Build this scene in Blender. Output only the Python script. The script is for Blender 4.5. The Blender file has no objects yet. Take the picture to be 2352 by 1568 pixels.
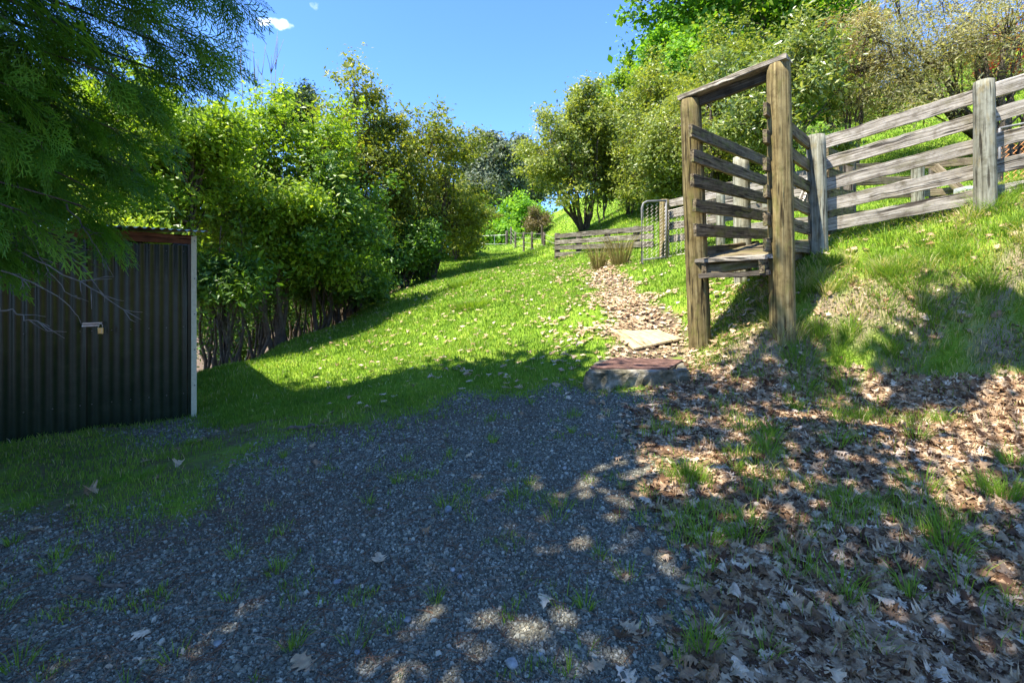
import bpy, math, random
import numpy as np
from mathutils import Vector

# ------------------------------------------------------------------ camera, world, sun, exposure
scene = bpy.context.scene
COL = scene.collection
EYE = 1.45
F = 1176.0            # focal length in units of a 2352-wide picture
U0, V0 = 1176.0, 660.0  # principal column, horizon row

cam_d = bpy.data.cameras.new("camera")
cam_d.sensor_width = 36.0
cam_d.lens = 18.0
cam_d.shift_y = -124.0 / 2352.0
cam_d.clip_start = 0.05
cam_d.clip_end = 2000.0
cam = bpy.data.objects.new("camera", cam_d)
cam.location = (0, 0, EYE)
cam.rotation_euler = (math.radians(90), 0, 0)
COL.objects.link(cam)
scene.camera = cam

SUN_EL = math.radians(62.0)
SUN_H = np.array([-0.85, -0.525])          # horizontal direction towards the sun
SUN_H = SUN_H / np.linalg.norm(SUN_H)
SUN_DIR = np.array([SUN_H[0] * math.cos(SUN_EL), SUN_H[1] * math.cos(SUN_EL), math.sin(SUN_EL)])

world = bpy.data.worlds.new("World")
scene.world = world
world.use_nodes = True
nt = world.node_tree
bg = nt.nodes["Background"]
sky = nt.nodes.new("ShaderNodeTexSky")
sky.sky_type = 'NISHITA'
sky.sun_disc = False
sky.sun_elevation = SUN_EL
# sky rotation 0 puts the sun at +Y, turning clockwise seen from above
sky.sun_rotation = math.atan2(SUN_H[0], SUN_H[1]) % (2 * math.pi)
sky.altitude = 300
sky.air_density = 1.0
sky.dust_density = 0.3
sky.ozone_density = 3.0
tint = nt.nodes.new("ShaderNodeMixRGB"); tint.blend_type = 'MULTIPLY'; tint.inputs[0].default_value = 1.0
tint.inputs[2].default_value = (0.47, 0.67, 1.02, 1)
nt.links.new(sky.outputs[0], tint.inputs[1])
# two small fair-weather clouds high in the sky
tc = nt.nodes.new("ShaderNodeTexCoord")
def cloud_mask(u, v, su, sv, seed):
    d = Vector(((u - U0) / F, 1.0, (V0 - v) / F)).normalized()
    right = Vector((d.y, -d.x, 0)).normalized()
    upv = right.cross(d).normalized()
    dr = nt.nodes.new("ShaderNodeVectorMath"); dr.operation = 'DOT_PRODUCT'; dr.inputs[1].default_value = right
    du = nt.nodes.new("ShaderNodeVectorMath"); du.operation = 'DOT_PRODUCT'; du.inputs[1].default_value = upv
    off = nt.nodes.new("ShaderNodeVectorMath"); off.operation = 'SUBTRACT'; off.inputs[1].default_value = d
    nt.links.new(tc.outputs['Generated'], off.inputs[0])
    ns = nt.nodes.new("ShaderNodeTexNoise"); ns.inputs['Scale'].default_value = 42 + 25 * seed; ns.inputs['Detail'].default_value = 6
    nt.links.new(tc.outputs['Generated'], ns.inputs['Vector'])
    nt.links.new(off.outputs[0], dr.inputs[0]); nt.links.new(off.outputs[0], du.inputs[0])
    def sq(sock, s):
        m = nt.nodes.new("ShaderNodeMath"); m.operation = 'MULTIPLY'; m.inputs[1].default_value = 1.0 / s
        nt.links.new(sock, m.inputs[0])
        p = nt.nodes.new("ShaderNodeMath"); p.operation = 'MULTIPLY'
        nt.links.new(m.outputs[0], p.inputs[0]); nt.links.new(m.outputs[0], p.inputs[1]); return p.outputs[0]
    a = nt.nodes.new("ShaderNodeMath"); a.operation = 'ADD'
    nt.links.new(sq(dr.outputs['Value'], su), a.inputs[0]); nt.links.new(sq(du.outputs['Value'], sv), a.inputs[1])
    b = nt.nodes.new("ShaderNodeMath"); b.operation = 'MULTIPLY_ADD'; b.inputs[1].default_value = 2.6
    nt.links.new(ns.outputs[0], b.inputs[0]); 
    neg = nt.nodes.new("ShaderNodeMath"); neg.operation = 'SUBTRACT'; neg.inputs[0].default_value = -0.55
    nt.links.new(a.outputs[0], neg.inputs[1]); nt.links.new(neg.outputs[0], b.inputs[2])
    r = nt.nodes.new("ShaderNodeMapRange"); r.inputs[1].default_value = 0.0; r.inputs[2].default_value = 1.1
    r.interpolation_type = 'SMOOTHSTEP'
    nt.links.new(b.outputs[0], r.inputs[0])
    return r.outputs[0]
m1 = cloud_mask(634, 54, 0.034, 0.0105, 0); m2 = cloud_mask(722, 14, 0.009, 0.009, 1)
mx = nt.nodes.new("ShaderNodeMath"); mx.operation = 'MAXIMUM'
m2s = nt.nodes.new("ShaderNodeMath"); m2s.operation = 'MULTIPLY'; m2s.inputs[1].default_value = 0.3
nt.links.new(m2, m2s.inputs[0])
nt.links.new(m1, mx.inputs[0]); nt.links.new(m2s.outputs[0], mx.inputs[1])
cm = nt.nodes.new("ShaderNodeMixRGB"); cm.inputs[2].default_value = (6.5, 7.0, 7.8, 1)
nt.links.new(mx.outputs[0], cm.inputs[0]); nt.links.new(tint.outputs[0], cm.inputs[1])
nt.links.new(cm.outputs[0], bg.inputs[0])
bg.inputs[1].default_value = 0.15

sun_d = bpy.data.lights.new("sun", 'SUN')
sun_d.energy = 5.0
sun_d.angle = math.radians(0.5)
sun_d.color = (1.0, 0.94, 0.83)
sun = bpy.data.objects.new("sun", sun_d)
sun.rotation_euler = Vector(SUN_DIR).to_track_quat('Z', 'Y').to_euler()
sun.location = (-20, -15, 30)
COL.objects.link(sun)

scene.view_settings.view_transform = 'Standard'
scene.view_settings.look = 'None'
scene.view_settings.gamma = 1.0
scene.view_settings.use_curve_mapping = False
scene.view_settings.exposure = 1.58
scene.render.engine = 'CYCLES'
scene.cycles.max_bounces = 7
scene.cycles.diffuse_bounces = 4
scene.cycles.transmission_bounces = 5
scene.cycles.use_denoising = True
scene.cycles.sample_clamp_indirect = 6.0

# ------------------------------------------------------------------ helpers
def P(u, v, d):
    return np.array([(u - U0) / F * d, d, EYE + (V0 - v) / F * d])

def proj(x, y, z):
    y = np.maximum(y, 0.05)
    return U0 + F * x / y, V0 - F * (z - EYE) / y

def hash2(ix, iy, seed):
    h = (ix.astype(np.int64) * 374761393 + iy.astype(np.int64) * 668265263 + seed * 1274126177) & 0x7fffffff
    h = ((h ^ (h >> 13)) * 1274126177) & 0x7fffffff
    return ((h ^ (h >> 16)) & 0xffff) / 65535.0

def vnoise(x, y, seed=0):
    ix = np.floor(x); iy = np.floor(y); fx = x - ix; fy = y - iy
    fx = fx * fx * (3 - 2 * fx); fy = fy * fy * (3 - 2 * fy)
    a = hash2(ix, iy, seed); b = hash2(ix + 1, iy, seed); c = hash2(ix, iy + 1, seed); d = hash2(ix + 1, iy + 1, seed)
    return (a * (1 - fx) + b * fx) * (1 - fy) + (c * (1 - fx) + d * fx) * fy

def fbm(x, y, seed=0, o=4):
    s = 0; a = 0.5; t = 0
    for k in range(o):
        s = s + a * vnoise(x * 2 ** k + 17.3 * k, y * 2 ** k - 9.1 * k, seed + k); t += a; a *= 0.5
    return s / t

def norm(a):
    return a / np.maximum(np.linalg.norm(a, axis=-1, keepdims=True), 1e-9)

def in_poly(u, v, poly):
    poly = np.array(poly, float); inside = np.zeros(u.shape, bool); n = len(poly); j = n - 1
    for i in range(n):
        xi, yi = poly[i]; xj, yj = poly[j]
        c = ((yi > v) != (yj > v)) & (u < (xj - xi) * (v - yi) / (yj - yi + 1e-12) + xi)
        inside ^= c; j = i
    return inside

class MB:
    def __init__(self):
        self.v = []; self.f = {}; self.g = []; self.c = []; self.n = 0
    def add(self, V, faces, G=None, c=0.5):
        V = np.asarray(V, float); m = len(V)
        for fa in faces:
            fa = np.asarray(fa, np.int64)
            if fa.ndim == 1: fa = fa[None, :]
            self.f.setdefault(fa.shape[1], []).append(fa + self.n)
        self.v.append(V); self.g.append(V if G is None else np.asarray(G, float))
        self.c.append(np.full(m, c) if np.isscalar(c) else np.asarray(c, float))
        self.n += m
        return self
    def build(self, name, mat, parent=None, smooth=False, gco=False):
        V = np.concatenate(self.v)
        if parent is not None: V = V - np.array(parent.location)[None, :]
        o = make_mesh(name, V, {k: np.concatenate(x) for k, x in self.f.items()}, mat, smooth,
                      var=np.concatenate(self.c), gco=np.concatenate(self.g) if gco else None)
        if parent is not None: o.parent = parent
        return o

def make_mesh(name, V, fd, mat, smooth=False, var=None, gco=None, extra=None):
    me = bpy.data.meshes.new(name)
    V = np.ascontiguousarray(V, np.float32)
    me.vertices.add(len(V)); me.vertices.foreach_set("co", V.ravel())
    idx = []; starts = []; tot = 0
    for k in sorted(fd):
        fa = fd[k]; idx.append(fa.ravel()); starts.append(tot + np.arange(len(fa)) * k); tot += fa.size
    idx = np.concatenate(idx).astype(np.int32); starts = np.concatenate(starts).astype(np.int32)
    me.loops.add(len(idx)); me.loops.foreach_set("vertex_index", idx)
    me.polygons.add(len(starts)); me.polygons.foreach_set("loop_start", starts)
    if smooth: me.polygons.foreach_set("use_smooth", np.ones(len(starts), bool))
    else: me.polygons.foreach_set("use_smooth", np.zeros(len(starts), bool))
    if var is not None:
        a = me.attributes.new("var", 'FLOAT', 'POINT'); a.data.foreach_set("value", np.ascontiguousarray(var, np.float32))
    if gco is not None:
        a = me.attributes.new("gco", 'FLOAT_VECTOR', 'POINT'); a.data.foreach_set("vector", np.ascontiguousarray(gco, np.float32).ravel())
    for k, d in (extra or {}).items():
        a = me.attributes.new(k, 'FLOAT', 'POINT'); a.data.foreach_set("value", np.ascontiguousarray(d, np.float32))
    me.update(calc_edges=True)
    me.validate()
    me.materials.append(mat)
    o = bpy.data.objects.new(name, me); COL.objects.link(o)
    return o

def thing(name, label, cat, loc, group=None):
    o = bpy.data.objects.new(name, None); o.empty_display_size = 0.2
    o.location = tuple(float(a) for a in loc); COL.objects.link(o)
    o["label"] = label; o["category"] = cat
    if group: o["group"] = group
    return o

def tag(o, label=None, cat=None, group=None, kind=None):
    if label: o["label"] = label
    if cat: o["category"] = cat
    if group: o["group"] = group
    if kind: o["kind"] = kind
    return o

def dup(root, loc, rz=0.0, sc=1.0, label=None, group=None):
    r = root.copy(); COL.objects.link(r)
    r.location = tuple(float(a) for a in loc); r.rotation_euler = (0, 0, rz)
    r.scale = sc if hasattr(sc, '__len__') else (sc, sc, sc)
    if label: r["label"] = label
    if group: r["group"] = group
    for ch in list(root.children):
        c = ch.copy(); COL.objects.link(c); c.parent = r
        for g in ch.children:
            e = g.copy(); COL.objects.link(e); e.parent = c
    return r

def tube(mb, pts, rad, sides=6, c=0.5, cap=True):
    pts = np.asarray(pts, float); n = len(pts)
    rad = np.full(n, rad) if np.isscalar(rad) else np.asarray(rad, float)
    t = norm(np.gradient(pts, axis=0))
    ref = np.array([0, 0, 1.0]) if abs(t[:, 2]).mean() < 0.8 else np.array([1.0, 0, 0])
    a = norm(np.cross(t, ref)); b = norm(np.cross(t, a))
    th = np.arange(sides) / sides * 2 * math.pi
    V = pts[:, None, :] + rad[:, None, None] * (np.cos(th)[None, :, None] * a[:, None, :] + np.sin(th)[None, :, None] * b[:, None, :])
    L = np.concatenate([[0], np.cumsum(np.linalg.norm(np.diff(pts, axis=0), axis=1))])
    G = np.zeros((n, sides, 3)); G[:, :, 0] = L[:, None] + (abs(pts[0].sum()) * 3.7) % 9
    G[:, :, 1] = rad[:, None] * np.cos(th); G[:, :, 2] = rad[:, None] * np.sin(th)
    i = np.arange(n - 1)[:, None] * sides; j = np.arange(sides)[None, :]; k = (j + 1) % sides
    Fq = np.stack([i + j, i + k, i + sides + k, i + sides + j], -1).reshape(-1, 4)
    fs = [Fq]
    if cap and sides >= 3: fs += [np.arange(sides)[::-1], np.arange(sides) + (n - 1) * sides]
    mb.add(V.reshape(-1, 3), fs, G.reshape(-1, 3), c)

def board(mb, p0, p1, w, t, up=(0, 0, 1), n=10, rng=None, rough=0.004, sag=0.0, c=None):
    """a sawn board with chamfered edges, worn a little out of true"""
    rng = rng or np.random.default_rng(int(abs(p0[0] * 911 + p0[1] * 517 + p0[2] * 313) * 10) + 7)
    p0 = np.asarray(p0, float); p1 = np.asarray(p1, float); ax = p1 - p0; Ln = np.linalg.norm(ax); ax = ax / Ln
    up = np.asarray(up, float); up = up - ax * up.dot(ax); up /= np.linalg.norm(up); th = np.cross(ax, up)
    hw, ht = w / 2, t / 2; ch = min(hw, ht) * 0.22
    sec = np.array([(-hw + ch, -ht), (hw - ch, -ht), (hw, -ht + ch), (hw, ht - ch), (hw - ch, ht), (-hw + ch, ht), (-hw, ht - ch), (-hw, -ht + ch)])
    s = np.linspace(0, 1, n)
    V = np.zeros((n, 8, 3)); G = np.zeros((n, 8, 3)); off = rng.uniform(0, 50)
    wob = np.cumsum(rng.normal(0, rough * 0.22, n)); wob -= np.linspace(wob[0], wob[-1], n)
    for k in range(n):
        q = sec + rng.normal(0, rough, (8, 2)) * np.array([1, 0.6])
        V[k] = p0 + ax * (s[k] * Ln) + q[:, :1] * up + q[:, 1:] * th + up * (wob[k] - sag * 4 * s[k] * (1 - s[k]))
        G[k, :, 0] = s[k] * Ln + off; G[k, :, 1] = sec[:, 0] + off; G[k, :, 2] = sec[:, 1]
    V[0] += ax * rng.normal(0, 0.006, (8, 1)); V[-1] += ax * rng.normal(0, 0.006, (8, 1))
    i = np.arange(n - 1)[:, None] * 8; j = np.arange(8)[None, :]; k = (j + 1) % 8
    Fq = np.stack([i + j, i + k, i + 8 + k, i + 8 + j], -1).reshape(-1, 4)
    mb.add(V.reshape(-1, 3), [Fq, np.arange(8)[::-1], np.arange(8) + (n - 1) * 8], G.reshape(-1, 3), rng.uniform(0, 1) if c is None else c)

def post(mb, base, top, r, sides=20, n=16, rng=None, slope=(0, 0), c=None, taper=0.94):
    rng = rng or np.random.default_rng(int(abs(base[0] * 701 + base[1] * 499) * 10) + 3)
    base = np.asarray(base, float); top = np.asarray(top, float)
    th = np.arange(sides) / sides * 2 * math.pi; s = np.linspace(0, 1, n)
    prof = 1 + 0.05 * np.sin(2 * th + rng.uniform(0, 6)) + rng.normal(0, 0.012, sides)
    for k in range(2):
        q = rng.integers(0, sides); prof[q] *= 0.90   # long drying cracks
    V = np.zeros((n + 1, sides, 3)); G = np.zeros((n + 1, sides, 3)); off = rng.uniform(0, 50)
    Ln = np.linalg.norm(top - base)
    for k in range(n):
        rr = r * (1 + (taper - 1) * s[k]) * prof * (1 + rng.normal(0, 0.008, sides)) * (1 + 0.02 * math.sin(5 * s[k] + off))
        if k == n - 1: rr = rr * 0.95
        cpt = base + (top - base) * s[k]
        V[k, :, 0] = cpt[0] + rr * np.cos(th); V[k, :, 1] = cpt[1] + rr * np.sin(th); V[k, :, 2] = cpt[2]
        if k == n - 1: V[k, :, 2] += slope[0] * rr * np.cos(th) + slope[1] * rr * np.sin(th)
        G[k, :, 0] = s[k] * Ln + off; G[k, :, 1] = r * np.cos(th) + off; G[k, :, 2] = r * np.sin(th)
    V[n] = (V[n - 1] - V[n - 1].mean(0)) * 0.82 + V[n - 1].mean(0); V[n, :, 2] += r * 0.07
    G[n] = G[n - 1]
    i = np.arange(n)[:, None] * sides; j = np.arange(sides)[None, :]; k = (j + 1) % sides
    Fq = np.stack([i + j, i + k, i + sides + k, i + sides + j], -1).reshape(-1, 4)
    mb.add(V.reshape(-1, 3), [Fq, np.arange(sides) + n * sides], G.reshape(-1, 3), rng.uniform(0, 1) if c is None else c)

# ------------------------------------------------------------------ materials
def new_mat(name):
    m = bpy.data.materials.new(name); m.use_nodes = True
    n = m.node_tree.nodes; b = n["Principled BSDF"]
    return m, m.node_tree, n, b, m.node_tree.links

def ramp(n, cols, interp='LINEAR'):
    r = n.new("ShaderNodeValToRGB"); r.color_ramp.interpolation = interp
    e = r.color_ramp.elements
    while len(e) < len(cols): e.new(0.5)
    for k, (p, c) in enumerate(cols):
        e[k].position = p; e[k].color = (c[0], c[1], c[2], 1)
    return r

def leaf_mat(name, cols, trans=0.35, rough=0.5, spec=0.3, tcol=1.5):
    m, t, n, b, l = new_mat(name)
    a = n.new("ShaderNodeAttribute"); a.attribute_name = "var"
    r = ramp(n, cols); l.new(a.outputs['Fac'], r.inputs[0])
    l.new(r.outputs[0], b.inputs['Base Color']); b.inputs['Roughness'].default_value = rough
    b.inputs['Specular IOR Level'].default_value = spec
    tr = n.new("ShaderNodeBsdfTranslucent"); mm = n.new("ShaderNodeMixRGB"); mm.blend_type = 'MULTIPLY'; mm.inputs[0].default_value = 1
    mm.inputs[2].default_value = (1.3 * tcol / 1.5, 1.25 * tcol / 1.5, 0.45, 1)
    l.new(r.outputs[0], mm.inputs[1]); l.new(mm.outputs[0], tr.inputs[0])
    mix = n.new("ShaderNodeMixShader"); mix.inputs[0].default_value = trans
    l.new(b.outputs[0], mix.inputs[1]); l.new(tr.outputs[0], mix.inputs[2])
    l.new(mix.outputs[0], n["Material Output"].inputs[0])
    return m

def wood_mat(name, dark, mid, light, lichen=None, lichen_amt=0.45, rough=0.85, bump=0.5, gscale=1.0):
    m, t, n, b, l = new_mat(name)
    a = n.new("ShaderNodeAttribute"); a.attribute_name = "gco"
    mp = n.new("ShaderNodeMapping"); mp.inputs['Scale'].default_value = (1.6 * gscale, 44 * gscale, 44 * gscale)
    l.new(a.outputs['Vector'], mp.inputs[0])
    n1 = n.new("ShaderNodeTexNoise"); n1.inputs['Scale'].default_value = 1.0; n1.inputs['Detail'].default_value = 9; n1.inputs['Roughness'].default_value = 0.72
    l.new(mp.outputs[0], n1.inputs['Vector'])
    mp2 = n.new("ShaderNodeMapping"); mp2.inputs['Scale'].default_value = (5, 14, 14)
    l.new(a.outputs['Vector'], mp2.inputs[0])
    n2 = n.new("ShaderNodeTexNoise"); n2.inputs['Scale'].default_value = 1.0; n2.inputs['Detail'].default_value = 5
    l.new(mp2.outputs[0], n2.inputs['Vector'])
    r = ramp(n, [(0.36, dark), (0.5, mid), (0.64, light)]); l.new(n1.outputs[0], r.inputs[0])
    va = n.new("ShaderNodeAttribute"); va.attribute_name = "var"
    mr = n.new("ShaderNodeMapRange"); mr.inputs[3].default_value = 0.78; mr.inputs[4].default_value = 1.15
    l.new(va.outputs['Fac'], mr.inputs[0])
    hv = n.new("ShaderNodeHueSaturation"); l.new(r.outputs[0], hv.inputs['Color']); l.new(mr.outputs[0], hv.inputs['Value'])
    col = hv.outputs[0]
    if lichen:
        rr = ramp(n, [(lichen_amt, (0, 0, 0)), (lichen_amt + 0.16, (1, 1, 1))]); l.new(n2.outputs[0], rr.inputs[0])
        mx = n.new("ShaderNodeMixRGB"); mx.inputs[2].default_value = (*lichen, 1)
        mf = n.new("ShaderNodeMath"); mf.operation = 'MULTIPLY'; mf.inputs[1].default_value = 0.7
        l.new(rr.outputs[0], mf.inputs[0]); l.new(mf.outputs[0], mx.inputs[0]); l.new(col, mx.inputs[1]); col = mx.outputs[0]
    n4 = n.new("ShaderNodeTexNoise"); n4.inputs['Scale'].default_value = 9; n4.inputs['Detail'].default_value = 7; n4.inputs['Roughness'].default_value = 0.7; l.new(a.outputs['Vector'], n4.inputs['Vector'])
    r4 = ramp(n, [(0.34, (0.45, 0.42, 0.36)), (0.5, (0.95, 0.95, 0.95)), (0.66, (1.12, 1.10, 1.05))]); l.new(n4.outputs[0], r4.inputs[0])
    m4 = n.new("ShaderNodeMixRGB"); m4.blend_type = 'MULTIPLY'; m4.inputs[0].default_value = 0.8; l.new(col, m4.inputs[1]); l.new(r4.outputs[0], m4.inputs[2]); col = m4.outputs[0]
    # dark checks running with the grain
    mp3 = n.new("ShaderNodeMapping"); mp3.inputs['Scale'].default_value = (2.0, 26, 26); l.new(a.outputs['Vector'], mp3.inputs[0])
    n3 = n.new("ShaderNodeTexNoise"); n3.inputs['Scale'].default_value = 1.0; n3.inputs['Detail'].default_value = 2; l.new(mp3.outputs[0], n3.inputs['Vector'])
    r3 = ramp(n, [(0.33, (0.12, 0.10, 0.08)), (0.41, (1, 1, 1))]); l.new(n3.outputs[0], r3.inputs[0])
    mu = n.new("ShaderNodeMixRGB"); mu.blend_type = 'MULTIPLY'; mu.inputs[0].default_value = 0.85
    l.new(col, mu.inputs[1]); l.new(r3.outputs[0], mu.inputs[2]); col = mu.outputs[0]
    l.new(col, b.inputs['Base Color']); b.inputs['Roughness'].default_value = rough; b.inputs['Specular IOR Level'].default_value = 0.2
    bp = n.new("ShaderNodeBump"); bp.inputs['Strength'].default_value = bump; bp.inputs['Distance'].default_value = 0.01
    ad = n.new("ShaderNodeMath"); ad.operation = 'ADD'; l.new(n1.outputs[0], ad.inputs[0]); l.new(r3.outputs[0], ad.inputs[1])
    l.new(ad.outputs[0], bp.inputs['Height']); l.new(bp.outputs[0], b.inputs['Normal'])
    return m

def noise_mat(name, cols, scale=8, rough=0.7, metal=0.0, bump=0.3, detail=6, spec=0.3, coord='Object', dist=0.01):
    m, t, n, b, l = new_mat(name)
    c = n.new("ShaderNodeTexCoord"); n1 = n.new("ShaderNodeTexNoise"); n1.inputs['Scale'].default_value = scale; n1.inputs['Detail'].default_value = detail
    n1.inputs['Roughness'].default_value = 0.65
    l.new(c.outputs[coord], n1.inputs['Vector']); r = ramp(n, cols); l.new(n1.outputs[0], r.inputs[0])
    l.new(r.outputs[0], b.inputs['Base Color']); b.inputs['Roughness'].default_value = rough; b.inputs['Metallic'].default_value = metal
    b.inputs['Specular IOR Level'].default_value = spec
    if bump:
        n2 = n.new("ShaderNodeTexNoise"); n2.inputs['Scale'].default_value = scale * 4; n2.inputs['Detail'].default_value = 6; l.new(c.outputs[coord], n2.inputs['Vector'])
        bp = n.new("ShaderNodeBump"); bp.inputs['Strength'].default_value = bump; bp.inputs['Distance'].default_value = dist
        l.new(n2.outputs[0], bp.inputs['Height']); l.new(bp.outputs[0], b.inputs['Normal'])
    return m

def var_mat(name, cols, rough=0.8, spec=0.25, scale=0, trans=0.0):
    m, t, n, b, l = new_mat(name)
    a = n.new("ShaderNodeAttribute"); a.attribute_name = "var"
    r = ramp(n, cols); l.new(a.outputs['Fac'], r.inputs[0]); col = r.outputs[0]
    if scale:
        c = n.new("ShaderNodeTexCoord"); n1 = n.new("ShaderNodeTexNoise"); n1.inputs['Scale'].default_value = scale; n1.inputs['Detail'].default_value = 4
        l.new(c.outputs['Object'], n1.inputs['Vector']); mr = n.new("ShaderNodeMapRange"); mr.inputs[1].default_value = 0.3; mr.inputs[2].default_value = 0.7
        mr.inputs[3].default_value = 0.6; mr.inputs[4].default_value = 1.3
        l.new(n1.outputs[0], mr.inputs[0]); hv = n.new("ShaderNodeHueSaturation"); l.new(col, hv.inputs['Color']); l.new(mr.outputs[0], hv.inputs['Value']); col = hv.outputs[0]
    l.new(col, b.inputs['Base Color']); b.inputs['Roughness'].default_value = rough; b.inputs['Specular IOR Level'].default_value = spec
    if trans:
        tr = n.new("ShaderNodeBsdfTranslucent"); l.new(col, tr.inputs[0]); mix = n.new("ShaderNodeMixShader"); mix.inputs[0].default_value = trans
        l.new(b.outputs[0], mix.inputs[1]); l.new(tr.outputs[0], mix.inputs[2]); l.new(mix.outputs[0], n["Material Output"].inputs[0])
    return m

M = {}
M['leaf_bright'] = leaf_mat("leaf_bright", [(0, (0.095, 0.180, 0.022)), (0.5, (0.215, 0.350, 0.034)), (1, (0.430, 0.520, 0.070))], trans=0.52, spec=0.45, rough=0.42)
M['leaf_dark'] = leaf_mat("leaf_dark", [(0, (0.055, 0.125, 0.022)), (0.6, (0.120, 0.240, 0.034)), (1, (0.240, 0.370, 0.050))], trans=0.45, spec=0.45, rough=0.42)
M['leaf_olive'] = leaf_mat("leaf_olive", [(0, (0.080, 0.120, 0.024)), (0.5, (0.185, 0.235, 0.036)), (1, (0.390, 0.370, 0.050))], trans=0.5, spec=0.45, rough=0.42)
M['leaf_khaki'] = leaf_mat("leaf_khaki", [(0, (0.100, 0.150, 0.034)), (0.5, (0.225, 0.285, 0.055)), (1, (0.420, 0.430, 0.090))], trans=0.45, spec=0.5, rough=0.4)
M['leaf_pale'] = leaf_mat("leaf_pale", [(0, (0.075, 0.130, 0.032)), (0.5, (0.185, 0.255, 0.055)), (1, (0.46, 0.46, 0.17))], trans=0.42, spec=0.6, rough=0.35)
M['leaf_maple'] = leaf_mat("leaf_maple", [(0, (0.060, 0.150, 0.018)), (0.6, (0.125, 0.280, 0.022)), (1, (0.330, 0.430, 0.030))], trans=0.6, spec=0.3)
M['leaf_lime'] = leaf_mat("leaf_lime", [(0, (0.087, 0.217, 0.022)), (0.5, (0.189, 0.377, 0.032)), (1, (0.319, 0.493, 0.043))], trans=0.5, spec=0.3)
M['leaf_gum'] = leaf_mat("leaf_gum", [(0, (0.060, 0.085, 0.052)), (0.5, (0.120, 0.150, 0.085)), (1, (0.24, 0.26, 0.15))], trans=0.2, spec=0.3)
M['leaf_feather'] = leaf_mat("leaf_feather", [(0, (0.20, 0.205, 0.105)), (0.5, (0.36, 0.345, 0.165)), (1, (0.55, 0.49, 0.25))], trans=0.42, spec=0.3)
M['leaf_red'] = leaf_mat("leaf_red", [(0, (0.17, 0.10, 0.06)), (0.5, (0.29, 0.17, 0.10)), (1, (0.36, 0.28, 0.14))], trans=0.4, spec=0.3)
M['leaf_scarlet'] = leaf_mat("leaf_scarlet", [(0, (0.25, 0.03, 0.02)), (1, (0.45, 0.10, 0.05))], trans=0.4, spec=0.3)
M['leaf_conifer'] = leaf_mat("leaf_conifer", [(0, (0.033, 0.072, 0.024)), (1, (0.083, 0.128, 0.033))], trans=0.2, spec=0.3)
M['leaf_cypress'] = leaf_mat("leaf_cypress", [(0, (0.060, 0.150, 0.018)), (0.6, (0.105, 0.250, 0.024)), (1, (0.200, 0.360, 0.040))], trans=0.5, spec=0.3, rough=0.5)
M['leaf_brown'] = leaf_mat("leaf_brown", [(0, (0.112, 0.091, 0.035)), (1, (0.238, 0.182, 0.070))], trans=0.2)
M['bark'] = noise_mat("bark", [(0.3, (0.045, 0.034, 0.025)), (0.55, (0.11, 0.085, 0.062)), (0.75, (0.22, 0.18, 0.14))], scale=9, rough=0.9, bump=0.8, dist=0.03)
M['bark_pale'] = noise_mat("bark_pale", [(0.3, (0.075, 0.052, 0.034)), (0.6, (0.17, 0.125, 0.080)), (0.8, (0.29, 0.23, 0.16))], scale=8, rough=0.9, bump=0.6, dist=0.02)
M['twig_grey'] = noise_mat("twig_grey", [(0.3, (0.09, 0.08, 0.065)), (0.7, (0.22, 0.19, 0.155))], scale=20, rough=0.9, bump=0.2)
M['wood_silver'] = wood_mat("wood_silver", (0.10, 0.08, 0.055), (0.30, 0.265, 0.215), (0.52, 0.48, 0.41), lichen=(0.17, 0.15, 0.09), lichen_amt=0.53)
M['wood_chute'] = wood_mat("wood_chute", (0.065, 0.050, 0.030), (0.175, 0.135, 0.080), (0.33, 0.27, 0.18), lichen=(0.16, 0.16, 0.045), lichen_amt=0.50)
M['wood_post'] = wood_mat("wood_post", (0.060, 0.042, 0.016), (0.190, 0.145, 0.060), (0.32, 0.265, 0.125), lichen=(0.13, 0.125, 0.032), lichen_amt=0.53, gscale=0.8, bump=0.8)
M['wood_post_grey'] = wood_mat("wood_post_grey", (0.10, 0.095, 0.065), (0.24, 0.235, 0.175), (0.38, 0.38, 0.30), lichen=(0.25, 0.20, 0.09), lichen_amt=0.58, gscale=0.6)
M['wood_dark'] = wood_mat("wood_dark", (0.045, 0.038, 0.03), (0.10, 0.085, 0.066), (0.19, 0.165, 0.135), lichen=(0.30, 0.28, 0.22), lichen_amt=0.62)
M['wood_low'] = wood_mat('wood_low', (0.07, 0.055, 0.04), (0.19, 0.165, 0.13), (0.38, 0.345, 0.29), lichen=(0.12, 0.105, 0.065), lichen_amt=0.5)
M['wood_pale'] = wood_mat("wood_pale", (0.34, 0.25, 0.12), (0.47, 0.36, 0.19), (0.52, 0.41, 0.24), gscale=0.5, bump=0.15)
M['galv'] = noise_mat("galv", [(0.3, (0.30, 0.30, 0.28)), (0.7, (0.50, 0.50, 0.47))], scale=14, rough=0.45, metal=0.7, bump=0.1)
M['flashing'] = noise_mat("flashing", [(0.3, (0.54, 0.49, 0.30)), (0.7, (0.68, 0.62, 0.42))], scale=30, rough=0.5, metal=0.1, bump=0.15, dist=0.002)  # grazing sunlight on the strip is put into this pale base colour
M['pipe'] = noise_mat("pipe", [(0.3, (0.10, 0.10, 0.10)), (0.7, (0.24, 0.235, 0.22))], scale=20, rough=0.6, metal=0.3, bump=0.1)
M['wire'] = noise_mat("wire", [(0.3, (0.42, 0.36, 0.29)), (0.7, (0.60, 0.54, 0.46))], scale=30, rough=0.5, metal=0.3, bump=0)
M['wire_orange'] = noise_mat("wire_orange", [(0.3, (0.55, 0.20, 0.06)), (0.7, (0.70, 0.30, 0.10))], scale=30, rough=0.6, bump=0)
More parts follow.
